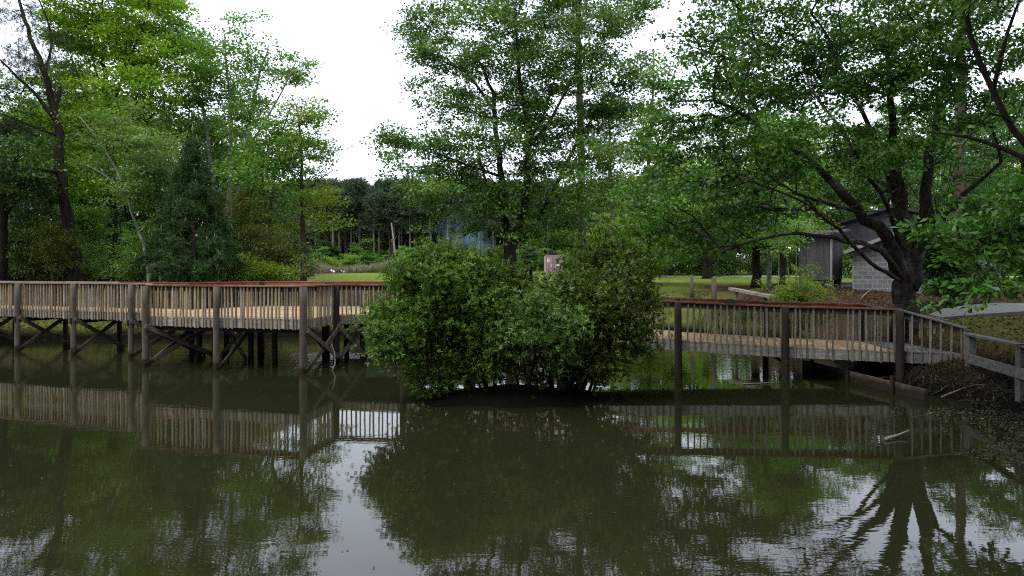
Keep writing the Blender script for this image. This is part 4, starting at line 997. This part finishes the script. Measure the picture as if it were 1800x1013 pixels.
# dead leaning pole trunk at the field edge
dt = thing('dead_tree', 'bare pale dead trunk leaning at the far edge of the field', 'dead tree', placed(698, 112))
m = MB(); q0 = np.array(placed(698, 112)); m.tube([q0, P(694, 440, 112), P(688, 392, 112)], [0.2, 0.16, 0.08], 8); m.tube([P(692, 425, 112), P(697, 415, 112.2)], [0.06, 0.02], 5); m.build('trunk', M_DEADWOOD, dt, True, q0)

# ---------------------------------------------------------------- stuff on the ground
def blades(name, xs, ys, h, w, mat, lean=0.35, kind='stuff', label=None, cat=None, zs=None):
    n = len(xs); z = height(xs, ys) if zs is None else zs
    cen = np.stack([xs, ys, z - 0.02], -1)
    ax = unit(np.stack([rng.normal(0, lean, n), rng.normal(0, lean, n), np.ones(n)], -1))
    nr = unit(np.stack([rng.normal(0, 1, n), rng.normal(0, 1, n), np.zeros(n)], -1))
    hh = h * rng.uniform(0.5, 1.3, n)
    o = link(name, leaf_mesh(name, cen, ax, nr, hh, w, mat, 'blade'))
    return setp(o, label, cat, None, kind)
def scatter(n, x0, x1, y0, y1, cond):
    x = rng.uniform(x0, x1, n); y = rng.uniform(y0, y1, n); m = cond(x, y); return x[m], y[m]
x, y = scatter(60000, 9.5, 22, 9, 25, lambda x, y: (sdist(x, y) > 0.9) & (vnoise(x, y, 0.8, 9) + 0.25 * vnoise(x, y, 3, 4) > 0.5) & ~((x > 12.2) & (y > 17.6) & (y < 22.5)))
blades('grass', x, y, 0.09, 0.012, LEAF['grass'], 0.6)
x, y = scatter(40000, -22, 14, 27, 44, lambda x, y: (sdist(x, y) > 0.1) & (sdist(x, y) < 2.2) & (vnoise(x, y, 0.6, 13) > 0.45))
blades('bank_grass', x, y, 0.25, 0.025, LEAF['grass'], 0.45)
x, y = scatter(26000, -34, 4, 98, 106, lambda x, y: vnoise(x, y, 0.25, 3) * np.exp(-((y - 102) / 3) ** 2) * (1 - np.clip((x + 19) / 3, 0, 1)) * np.clip((x + 30) / 3, 0, 1) > 0.12)
blades('tall_dry_grass', x, y, 0.5 + 1.7 * vnoise(x, y, 0.35, 31), 0.09, LEAF['dry'], 0.35)
# fallen leaves
def litter(name, n, x0, x1, y0, y1, cond, size=0.09):
    x, y = scatter(n, x0, x1, y0, y1, cond); k = len(x)
    cen = np.stack([x, y, height(x, y) + 0.015], -1)
    a = rng.uniform(0, 6.28, k); ax = np.stack([np.cos(a), np.sin(a), rng.normal(0, .25, k)], -1)
    nr = unit(np.stack([rng.normal(0, .4, k), rng.normal(0, .4, k), np.ones(k)], -1)); sz = size * rng.uniform(.6, 1.3, k)
    setp(link(name, leaf_mesh(name, cen, ax, nr, sz, sz * .6, LEAF['litter'], 'kite')), kind='stuff')
litter('leaf_litter', 45000, 9.4, 24, 9, 38, lambda x, y: (sdist(x, y) > 0.15) & (vnoise(x, y, 0.5, 8) > 0.35))
litter('bank_litter', 20000, -24, -6, 28, 36, lambda x, y: (sdist(x, y) > 0.1))
# weeds standing in the shallow water on the right
x, y = scatter(5500, 6.6, 11, 9.0, 14.5, lambda x, y: (sdist(x, y) > -2.6 + 1.2 * vnoise(x, y, 1.2, 21)) & (sdist(x, y) < 0.5) & (vnoise(x, y, 1.7, 22) > 0.38))
k = len(x); cen = np.stack([x, y, np.maximum(height(x, y), 0.0) + rng.uniform(0.004, 0.07, k)], -1)
a = rng.uniform(0, 6.28, k); ax = np.stack([np.cos(a), np.sin(a), rng.uniform(0, .7, k)], -1)
setp(link('pond_weed', leaf_mesh('pond_weed', cen, ax, unit(rng.normal(0, .5, (k, 3)) + np.array([0, 0, 1])), 0.07 * rng.uniform(.5, 1.4, k), 0.03, LEAF['weed'], 'kite')), kind='stuff')
# specks floating on the water
n = 900; x = rng.uniform(-16, 9, n); y = 6.5 + 17 * rng.uniform(0, 1, n) ** 1.2
mk = sdist(x, y) < -0.5; x, y = x[mk], y[mk]; k = len(x)
a = rng.uniform(0, 6.28, k); ax = np.stack([np.cos(a), np.sin(a), 0 * a], -1)
setp(link('floating_leaves', leaf_mesh('floating_leaves', np.stack([x, y, 0 * x + 0.006], -1), ax, unit(rng.normal(0, .06, (k, 3)) + np.array([0, 0, 1])), 0.05 * rng.uniform(.4, 1.4, k), 0.022, LEAF['litter'], 'kite')), kind='stuff')

# irises and reeds on the far right bank
def iris(label, px, d, n, h, seed, group=None):
    b = ground_base(px, d); rr = np.random.default_rng(seed); m = MB()
    for i in range(n):
        a = rr.uniform(0, 6.28); l = rr.uniform(.05, .5); hh = h * rr.uniform(.6, 1.1); o = b + np.array([rr.normal(0, .18), rr.normal(0, .12), 0])
        t = np.array([math.cos(a), math.sin(a), 0]); s = np.array([-t[1], t[0], 0]) * 0.03
        pts = [o + t * l * hh * k * k + np.array([0, 0, hh * k * (1 - .12 * l * k)]) for k in (0, .35, .7, 1)]
        w = (1, 1, .7, .05)
        vs = [p + s * q * sg + t * 0.006 * (i % 3) for p, q in zip(pts, w) for sg in (-1, 1)]
        m.add(vs, [(0, 1, 3, 2), (2, 3, 5, 4), (4, 5, 7, 6)])
    o = m.build('iris_clump', LEAF['iris'], None, False, b)
    setp(o, label, 'plant', group)
iris('iris clump with tall sword leaves, beside the stub post on the far bank', 1262, 31, 46, 1.15, 1)
iris('iris clump with sword leaves at the top of the pale beam rail', 1312, 30.5, 36, 1.0, 2)
iris('small sparse iris clump left of the stub post on the far bank', 1228, 32, 18, 0.85, 3)
for px, d, zt, r, lab in ((1255, 32, 488, .13, 'short dark stub post among the irises on the far bank'), (1216, 36, 484, .1, 'thin grey stub post left of the irises on the far bank')):
    b = ground_base(px, d); t = P(px, zt, d); o = MB(); o.tube([b, (b + t) / 2, t], [r, r * .95, r * .8], 10, .06)
    setp(o.build('stub_post', M_POST, None, True, b), lab, 'post')
# ---------------------------------------------------------------- buildings on the right
def block_mat():
    m, nt, out = newmat('concrete_block')
    tc = nt.nodes.new('ShaderNodeTexCoord'); sx = nt.nodes.new('ShaderNodeSeparateXYZ'); nt.links.new(tc.outputs['Object'], sx.inputs[0])
    ad = nd(nt, 'ShaderNodeMath', operation='ADD'); nt.links.new(sx.outputs[0], ad.inputs[0]); nt.links.new(sx.outputs[1], ad.inputs[1])
    cb = nt.nodes.new('ShaderNodeCombineXYZ'); nt.links.new(ad.outputs[0], cb.inputs[0]); nt.links.new(sx.outputs[2], cb.inputs[1])
    br = nt.nodes.new('ShaderNodeTexBrick'); nt.links.new(cb.outputs[0], br.inputs[0])
    for kx, v in (('Scale', 1.0), ('Mortar Size', 0.011), ('Brick Width', 0.4), ('Row Height', 0.2), ('Bias', 0.0)): br.inputs[kx].default_value = v
    br.inputs['Color1'].default_value = (0.1, 0.104, 0.108, 1); br.inputs['Color2'].default_value = (0.155, 0.16, 0.165, 1); br.inputs['Mortar'].default_value = (0.26, 0.26, 0.256, 1)
    nz = ramp(nt, noise_fac(nt, 2, 5), [(0.3, (0.7, 0.7, 0.7)), (0.7, (1.1, 1.1, 1.1))])
    col = mixc(nt, 0.7, br.outputs[0], nz, 'MULTIPLY')
    pb = nd(nt, 'ShaderNodeBsdfPrincipled', Roughness=0.95); nt.links.new(col, pb.inputs['Base Color'])
    nt.links.new(pb.outputs[0], out.inputs[0]); return m
M_BLOCK = block_mat()
M_SIDING = woodmat('grey_siding', [(0.05, 0.055, 0.06), (0.058, 0.063, 0.068)], 0.85, (3, 3, 1))
M_SHEDWOOD = woodmat('dark_grey_board', [(0.055, 0.054, 0.053), (0.075, 0.073, 0.071), (0.042, 0.041, 0.04)], 0.9, (10, 10, 1), (0.07, 0.065, 0.06), 0.5)
M_ROOF = plainmat('dark_shingle', (0.018, 0.018, 0.018), (0.035, 0.035, 0.035), 8, 0.9)
M_RUST = plainmat('rusty_metal_roof', (0.05, 0.03, 0.026), (0.1, 0.08, 0.075), 2.5, 0.6)
M_TRIM = plainmat('pale_trim', (0.14, 0.145, 0.15), (0.22, 0.225, 0.23), 5)
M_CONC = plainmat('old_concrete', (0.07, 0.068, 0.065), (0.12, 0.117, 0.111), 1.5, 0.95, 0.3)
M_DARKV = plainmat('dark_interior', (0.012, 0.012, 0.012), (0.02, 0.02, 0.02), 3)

# concrete block shed
b = np.array([16.0, 32.0, gz(17.5, 32.5) - 0.1]); zb = b[2]
SH = thing('block_shed', 'small grey concrete block shed with a low gable roof behind the oak', 'shed', b)
m = MB(); m.prism([(15.95, 32), (19.6, 32), (19.6, 35.6), (15.95, 35.6)], zb, 3.86)
m.add([(15.95, 32, 3.86), (19.6, 32, 3.86), (17.78, 32, 4.6), (15.95, 35.6, 3.86), (19.6, 35.6, 3.86), (17.78, 35.6, 4.6)], [(0, 1, 2), (4, 3, 5), (0, 2, 5, 3), (1, 4, 5, 2)])
m.build('wall', M_BLOCK, SH, base=b)
m = MB()
for xa, xb in ((15.65, 17.78), (19.9, 17.78)):
    za, zc = 3.86 - 0.12 + 0.04, 4.66
    m.add([(xa, 31.6, za), (xb, 31.6, zc), (xb, 36, zc), (xa, 36, za), (xa, 31.6, za + .07), (xb, 31.6, zc + .07), (xb, 36, zc + .07), (xa, 36, za + .07)], [(0, 1, 2, 3), (7, 6, 5, 4), (0, 4, 5, 1), (1, 5, 6, 2), (2, 6, 7, 3), (3, 7, 4, 0)])
m.build('roof', M_RUST, SH, base=b)
m = MB(); m.beam((15.62, 31.56, 3.79), (17.78, 31.56, 4.66), 0.05, 0.15); m.beam((19.93, 31.56, 3.79), (17.78, 31.56, 4.66), 0.05, 0.15); m.build('fascia', M_TRIM, SH, base=b)
SH.rotation_euler = (0, 0, -R(28))
# wooden shed
b = np.array([14.3, 34.5, gz(15, 35) - 0.1]); zb = b[2]
WS = thing('wooden_shed', 'dark grey board shed on block footings, left of the concrete block shed', 'shed', b)
m = MB(); n = 0; x = 14.55
while x < 15.95:
    m.box(x, x + 0.148, 34.5, 34.53, zb + 0.42, 4.7); x += 0.152
for k in range(14): m.box(16.0, 16.03, 34.55 + k * 0.152, 34.55 + k * 0.152 + 0.148, zb + 0.42, 4.7)
for k in range(14): m.box(14.5, 14.53, 34.55 + k * 0.152, 34.55 + k * 0.152 + 0.148, zb + 0.42, 4.7)
m.build('wall', M_SHEDWOOD, WS, base=b)
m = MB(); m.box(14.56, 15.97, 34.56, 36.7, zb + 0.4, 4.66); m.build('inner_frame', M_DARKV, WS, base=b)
m = MB(); m.box(15.97, 16.06, 34.44, 34.5, zb + 0.4, 4.7); m.build('corner_board', M_TRIM, WS, base=b)
m = MB(); m.prism([(14.2, 34.1), (16.4, 34.1), (16.4, 37), (14.2, 37)], [4.72, 4.72, 5.0, 5.0], [4.8, 4.8, 5.08, 5.08]); m.build('roof', M_ROOF, WS, base=b)
for x, y in ((14.65, 34.7), (15.85, 34.7), (14.65, 36.5), (15.85, 36.5)):
    m = MB(); m.box(x - .15, x + .15, y - .15, y + .15, zb - 0.1, zb + 0.4); m.build('footing', M_BLOCK, WS, base=b)
m = MB(); m.box(14.5, 16.05, 34.52, 34.6, zb + 0.3, zb + 0.42); m.build('sill_beam', M_DARKPOST, WS, base=b)
WS.rotation_euler = (0, 0, -R(38))
# picnic shelter
b = np.array([22.0, 40.0, gz(22, 40) - 0.1]); zb = b[2]
PS = thing('picnic_shelter', 'large open shelter with a grey gable and block piers behind the oak', 'shelter', b)
x0, x1, ze, zp = 16.4, 29.0, 4.8, 6.5; xm = 22.2
m = MB(); xx = x0 + .3
m.add([(x0 + .3, 39.0, ze), (x1 - .3, 39.0, ze), (xm, 39.0, zp - .1), (x0 + .3, 39.1, ze), (x1 - .3, 39.1, ze), (xm, 39.1, zp - .1)], [(0, 1, 2), (5, 4, 3), (0, 3, 4, 1), (1, 4, 5, 2), (2, 5, 3, 0)])
m.build('gable', M_SIDING, PS, base=b)
m = MB()
for xa in (x0, x1):
    m.add([(xa, 38.6, ze - .05), (xm, 38.6, zp), (xm, 50, zp), (xa, 50, ze - .05), (xa, 38.6, ze + .1), (xm, 38.6, zp + .15), (xm, 50, zp + .15), (xa, 50, ze + .1)], [(0, 1, 2, 3), (7, 6, 5, 4), (0, 4, 5, 1), (1, 5, 6, 2), (2, 6, 7, 3), (3, 7, 4, 0)])
m.build('roof', M_ROOF, PS, base=b)
m = MB(); m.beam((x0 + .2, 38.98, ze - .1), (x1 - .2, 38.98, ze - .1), 0.1, 0.2); m.build('tie_beam', M_SHEDWOOD, PS, base=b)
for x, y in ((26.6, 39.2), (17.4, 49), (28.4, 49), (22.5, 49.2), (21.3, 39.2)):
    m = MB(); m.box(x - .3, x + .3, y - .3, y + .3, zb, ze - .2); m.build('pier', M_BLOCK, PS, base=b)
m = MB(); m.prism([(16.6, 38.6), (28.8, 38.6), (28.8, 50), (16.6, 50)], zb - .2, gz(22, 40) + 0.1); m.build('floor_slab', M_CONC, PS, base=b)
PS.rotation_euler = (0, 0, -R(26))
# concrete path on the right bank and the pale road beyond
def sheet(name, poly, mat, lift=0.03, sub=0.4):
    poly = np.array(poly, float); xs = np.arange(poly[:, 0].min(), poly[:, 0].max() + sub, sub); ys = np.arange(poly[:, 1].min(), poly[:, 1].max() + sub, sub)
    return None
def strip(name, left, right, mat, lift, n=24, thick=0.1):
    L = catmull([(*p, 0) for p in left], 0.4); Rr = catmull([(*p, 0) for p in right], 0.4)
    ti = np.linspace(0, 1, n)
    def rs(a): return np.stack([np.interp(ti, np.linspace(0, 1, len(a)), a[:, k]) for k in range(2)], -1)
    L = rs(L); Rr = rs(Rr); g = np.stack([L + (Rr - L) * t for t in np.linspace(0, 1, 8)], 1)
    z = height(g[..., 0], g[..., 1]); 
    zs = np.repeat(z.mean(1, keepdims=True), 8, 1) + lift
    top = np.concatenate([g, zs[..., None]], -1); bot = np.concatenate([g, (zs - thick)[..., None]], -1)
    v = np.concatenate([top.reshape(-1, 3), bot.reshape(-1, 3)]); i = np.arange(n * 8).reshape(n, 8); N = n * 8
    fs = [(i[a, c], i[a, c + 1], i[a + 1, c + 1], i[a + 1, c]) for a in range(n - 1) for c in range(7)]
    for a in range(n - 1):
        fs.append((i[a, 0], i[a + 1, 0], i[a + 1, 0] + N, i[a, 0] + N)); fs.append((i[a + 1, 7], i[a, 7], i[a, 7] + N, i[a + 1, 7] + N))
    fs.append(tuple(int(v_) for v_ in (list(i[0, ::-1]) + list(i[0] + N)))); 
    fs = [tuple(int(q) for q in f) for f in fs]
    return setp(link(name, mesh_np(name, v, fs, mat, False)), kind='structure')
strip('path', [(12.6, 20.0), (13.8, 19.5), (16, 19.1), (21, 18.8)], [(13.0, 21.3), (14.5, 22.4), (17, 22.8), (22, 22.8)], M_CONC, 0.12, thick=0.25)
strip('road', [(10, 73), (30, 71), (60, 68), (90, 66)], [(10, 79), (30, 77), (60, 74), (90, 72)], plainmat('pale_road', (0.3, 0.29, 0.27), (0.42, 0.41, 0.39), 2), 0.04)

# red shipping container far off
M_CONT = plainmat('faded_red_paint', (0.26, 0.14, 0.16), (0.36, 0.23, 0.25), 3, 0.6)
M_WHITE = plainmat('white_mark', (0.6, 0.6, 0.6), (0.75, 0.75, 0.75), 3)
q = placed(974, 98); b = np.array(q); x, y, z = b
CT = thing('shipping_container', 'faded red shipping container with double doors, far off beyond the island shrubs', 'container', b)
m = MB(); m.box(x - 1.16, x + 1.16, y + 0.1, y + 6, z + .15, z + 2.62); m.build('body', M_CONT, CT, base=b)
m = MB()
for a in (-1.2, 1.12): m.box(x + a, x + a + .08, y, y + .1, z + .1, z + 2.66)
m.box(x - 1.12, x + 1.12, y, y + .1, z + 2.56, z + 2.66); m.box(x - 1.12, x + 1.12, y, y + .1, z + .1, z + .22); m.build('door_frame', M_CONT, CT, base=b)
for s in (-1, 1):
    m = MB()
    for k in range(5): m.box(x + s * .56 - .52, x + s * .56 + .52, y + .05 - .02 * (k % 2), y + .09, z + .24 + k * .46, z + .24 + k * .46 + .44)
    dr = m.build('door', M_CONT, CT, base=b)
    for t in (-.25, .25):
        m = MB(); m.tube([(x + s * .56 + t, y - .02, z + .2), (x + s * .56 + t, y - .02, z + 2.56)], [.03, .03], 8); o = m.build('locking_bar', M_TRIM, dr, True, b)
m = MB(); m.box(x - .98, x - .66, y + .012, y + .024, z + 1.6, z + 2.15); m.box(x - .45, x - .3, y + .012, y + .024, z + 1.0, z + 1.25); m.box(x + .35, x + .8, y + .012, y + .024, z + 1.1, z + 1.35); m.build('white_marking', M_WHITE, CT, base=b)
# white rubble at the field's edge
def rubble(label, px, d, n, seed, s=.45):
    q = np.array(placed(px, d)); rr = random.Random(seed); m = MB()
    for k in range(n):
        c = q + np.array([rr.uniform(-.9, .9), rr.uniform(-.4, .4), .2 + rr.uniform(0, .25)]); r = rr.uniform(.15, s)
        dirs_ = [(1, 0, 0), (-1, 0, 0), (0, 1, 0), (0, -1, 0), (0, 0, 1), (0, 0, -1)]
        m.add([c + np.array(v) * r * rr.uniform(.6, 1.2) for v in dirs_], [(0, 2, 4), (2, 1, 4), (1, 3, 4), (3, 0, 4), (2, 0, 5), (1, 2, 5), (3, 1, 5), (0, 3, 5)])
    setp(m.build('rubble_heap', M_WHITE, None, False, q), label, 'rubble')
rubble('small white rubble heap below the left field bush', 593, 98, 5, 1); rubble('small white rubble heap below the right field bush', 626, 99, 6, 2)
rubble('low grey brown heap at the foot of the leaning dead trunk', 703, 97, 4, 3, .3)
bpy.data.objects['rubble_heap.002'].data.materials[0] = M_CONC
# sticks
def stick(label, pts, r, mat=M_DEADWOOD, name='stick'):
    b = np.array(pts[0]); m = MB(); m.tube(pts, np.linspace(r, r * .5, len(pts)), 7, .1); setp(m.build(name, mat, None, True, b), label, 'stick')
def W(px, py, z=0.02):
    d = (CAMZ - z) * F / (py - YH); return np.array([(px - 900) / F * d, d, z])
stick('pale stick floating on the open water left of the weeds', [W(1556, 772, .03), W(1578, 765, .05), W(1598, 757, .1)], .03)
stick('thin pale pole floating beside the second right hand pile', [W(1306, 675), W(1345, 673.5), W(1376, 672)], .02)
stick('bleached branch leaning against the braces right of the platform corner', [P(583, 655, 20.2), P(589, 640, 20.4), P(588, 620, 20.8), P(583, 605, 21)], .022)
stick('long thin pole lying on the bank below the guard rail', [P(1655, 698, 15.3), P(1680, 688, 15.5), P(1706, 678, 15.9)], .018)
stick('twisted bare branch lying on the brown leaf litter in front of the block shed', [P(1512, 527, 29.5), P(1522, 516, 30), P(1534, 507, 30.3)], .03)
bx = thing('dark_box', 'small black box resting on the red rail above the irises', 'box', (5.95, 18.62, 2.085))
c = np.array((5.95, 18.62, 2.085)); m = MB(); m.beam((5.8, 18.66, 2.13), (6.1, 18.58, 2.125), 0.12, 0.085); m.build('case', M_DARKV, bx, base=c)
m = MB(); m.beam((5.86, 18.645, 2.185), (6.02, 18.6, 2.182), 0.08, 0.025); m.build('lid', M_DARKV, bx, base=c)

# dead brush and roots tangled on the bank below the ramp
mb = MB(); rb = random.Random(17)
for k in range(150):
    x = rb.uniform(9.6, 11.4); y = rb.uniform(13.2, 19.2)
    if sdist(np.array([x]), np.array([y]))[0] < -0.25: continue
    a = rb.uniform(0, 6.28); l = rb.uniform(.25, 1.0); z = max(gz(x, y), 0.0) + .02
    p = [np.array([x, y, z])]
    for q in range(4):
        a += rb.uniform(-.5, .5); x += math.cos(a) * l / 4; y += math.sin(a) * l / 4
        p.append(np.array([x, y, max(gz(x, y), 0.0) + rb.uniform(.01, .16)]))
    r = rb.uniform(.005, .016); mb.tube(p, [r, r, r * .8, r * .6, r * .4], 5)
setp(mb.build('tangled_brush', BARK['oak'], None, True), kind='stuff')
x, y = scatter(5000, 9.4, 12.0, 12.5, 19.5, lambda x, y: (sdist(x, y) > -0.1) & (sdist(x, y) < 1.6) & (vnoise(x, y, 1.4, 41) > 0.52))
blades('bank_weeds', x, y, 0.2, 0.018, LEAF['weed'], 0.7)
# smoke drifting from a fire beyond the field
def smoke():
    m, nt, out = newmat('wood_smoke')
    pv = nt.nodes.new('ShaderNodeVolumePrincipled'); pv.inputs['Color'].default_value = (0.42, 0.62, 0.85, 1); pv.inputs['Anisotropy'].default_value = 0.2
    tc = nt.nodes.new('ShaderNodeTexCoord'); ln = nd(nt, 'ShaderNodeVectorMath', operation='LENGTH'); nt.links.new(tc.outputs['Object'], ln.inputs[0])
    mr = nd(nt, 'ShaderNodeMapRange'); mr.inputs[1].default_value = 1.0; mr.inputs[2].default_value = 0.1; nt.links.new(ln.outputs['Value'], mr.inputs[0])
    nf = noise_fac(nt, 2.4, 5); m2 = nd(nt, 'ShaderNodeMapRange'); m2.inputs[1].default_value = 0.44; m2.inputs[2].default_value = 0.68; nt.links.new(nf, m2.inputs[0])
    mu = nd(nt, 'ShaderNodeMath', operation='MULTIPLY'); nt.links.new(mr.outputs[0], mu.inputs[0]); nt.links.new(m2.outputs[0], mu.inputs[1])
    m3 = nd(nt, 'ShaderNodeMath', operation='MULTIPLY'); nt.links.new(mu.outputs[0], m3.inputs[0]); m3.inputs[1].default_value = 0.16
    nt.links.new(m3.outputs[0], pv.inputs['Density']); nt.links.new(pv.outputs[0], out.inputs['Volume'])
    import bmesh
    bm = bmesh.new(); bmesh.ops.create_icosphere(bm, subdivisions=2, radius=1.08); me = bpy.data.meshes.new('smoke'); bm.to_mesh(me); bm.free(); me.materials.append(m)
    o = link('smoke', me, None, P(815, 425, 92)); o.scale = (4.6, 3.0, 5.0); o.rotation_euler = (0, R(25), 0)
    setp(o, 'thin blue smoke rising behind the island shrubs at the field edge', 'smoke', kind='stuff')
smoke()

# ---------------------------------------------------------------- light, sky, camera
SUN_EL, SUN_AZ = R(52), R(235)     # azimuth clockwise from +Y
w = bpy.data.worlds.new('World'); bpy.context.scene.world = w; w.use_nodes = True
nt = w.node_tree; nt.nodes.clear()
out = nt.nodes.new('ShaderNodeOutputWorld')
sky = nt.nodes.new('ShaderNodeTexSky'); sky.sky_type = 'NISHITA'; sky.sun_disc = False; sky.sun_elevation = SUN_EL; sky.sun_rotation = SUN_AZ
sky.air_density = 1.0; sky.dust_density = 4.0
b1 = nd(nt, 'ShaderNodeBackground', Strength=0.05); nt.links.new(sky.outputs[0], b1.inputs[0])
# overcast layer, brighter overhead
g = nt.nodes.new('ShaderNodeTexCoord'); sx = nt.nodes.new('ShaderNodeSeparateXYZ'); nt.links.new(g.outputs['Generated'], sx.inputs[0])
nz = nt.nodes.new('ShaderNodeTexNoise'); nz.inputs['Scale'].default_value = 2.2; nz.inputs['Detail'].default_value = 5; nt.links.new(g.outputs['Generated'], nz.inputs['Vector'])
cr = ramp(nt, sx.outputs[2], [(0.0, (1.0, 1.0, 1.0)), (0.12, (0.93, 0.985, 1.08)), (0.4, (0.9, 0.98, 1.12)), (1.0, (1.75, 1.8, 1.88))])
nr_ = ramp(nt, nz.outputs['Fac'], [(0.3, (0.9, 0.92, 0.96)), (0.7, (1.06, 1.05, 1.04))])
cc = mixc(nt, 1.0, cr, nr_, 'MULTIPLY')
b2 = nd(nt, 'ShaderNodeBackground', Strength=1.55); nt.links.new(cc, b2.inputs[0])
ads = nt.nodes.new('ShaderNodeAddShader'); nt.links.new(b1.outputs[0], ads.inputs[0]); nt.links.new(b2.outputs[0], ads.inputs[1])
nt.links.new(ads.outputs[0], out.inputs[0])

sl = bpy.data.lights.new('sun', 'SUN'); sl.energy = 1.2; sl.angle = R(18); sl.color = (1, 0.96, 0.9)
so = bpy.data.objects.new('sun', sl); C.objects.link(so)
dirv = Vector((math.sin(SUN_AZ) * math.cos(SUN_EL), math.cos(SUN_AZ) * math.cos(SUN_EL), math.sin(SUN_EL)))
so.rotation_euler = dirv.to_track_quat('Z', 'Y').to_euler(); so.location = dirv * 60

cam = bpy.data.cameras.new('camera'); co = bpy.data.objects.new('camera', cam); C.objects.link(co)
co.location = (0, 0, CAMZ); co.rotation_euler = (R(90), 0, 0)
cam.sensor_width = 36; cam.lens = 24; cam.shift_y = -(506.5 - YH) / 1800.0
cam.clip_start = 0.1; cam.clip_end = 4000
sc = bpy.context.scene; sc.camera = co
sc.view_settings.view_transform = 'Standard'; sc.view_settings.look = 'None'; sc.view_settings.gamma = 1; sc.view_settings.exposure = 0.12
sc.render.engine = 'CYCLES'
sc.cycles.max_bounces = 6; sc.cycles.diffuse_bounces = 2; sc.cycles.use_denoising = False; sc.cycles.pixel_filter_type = 'BLACKMAN_HARRIS'; sc.cycles.filter_width = 1.15; sc.cycles.transmission_bounces = 4; sc.cycles.volume_bounces = 1; sc.cycles.transparent_max_bounces = 8
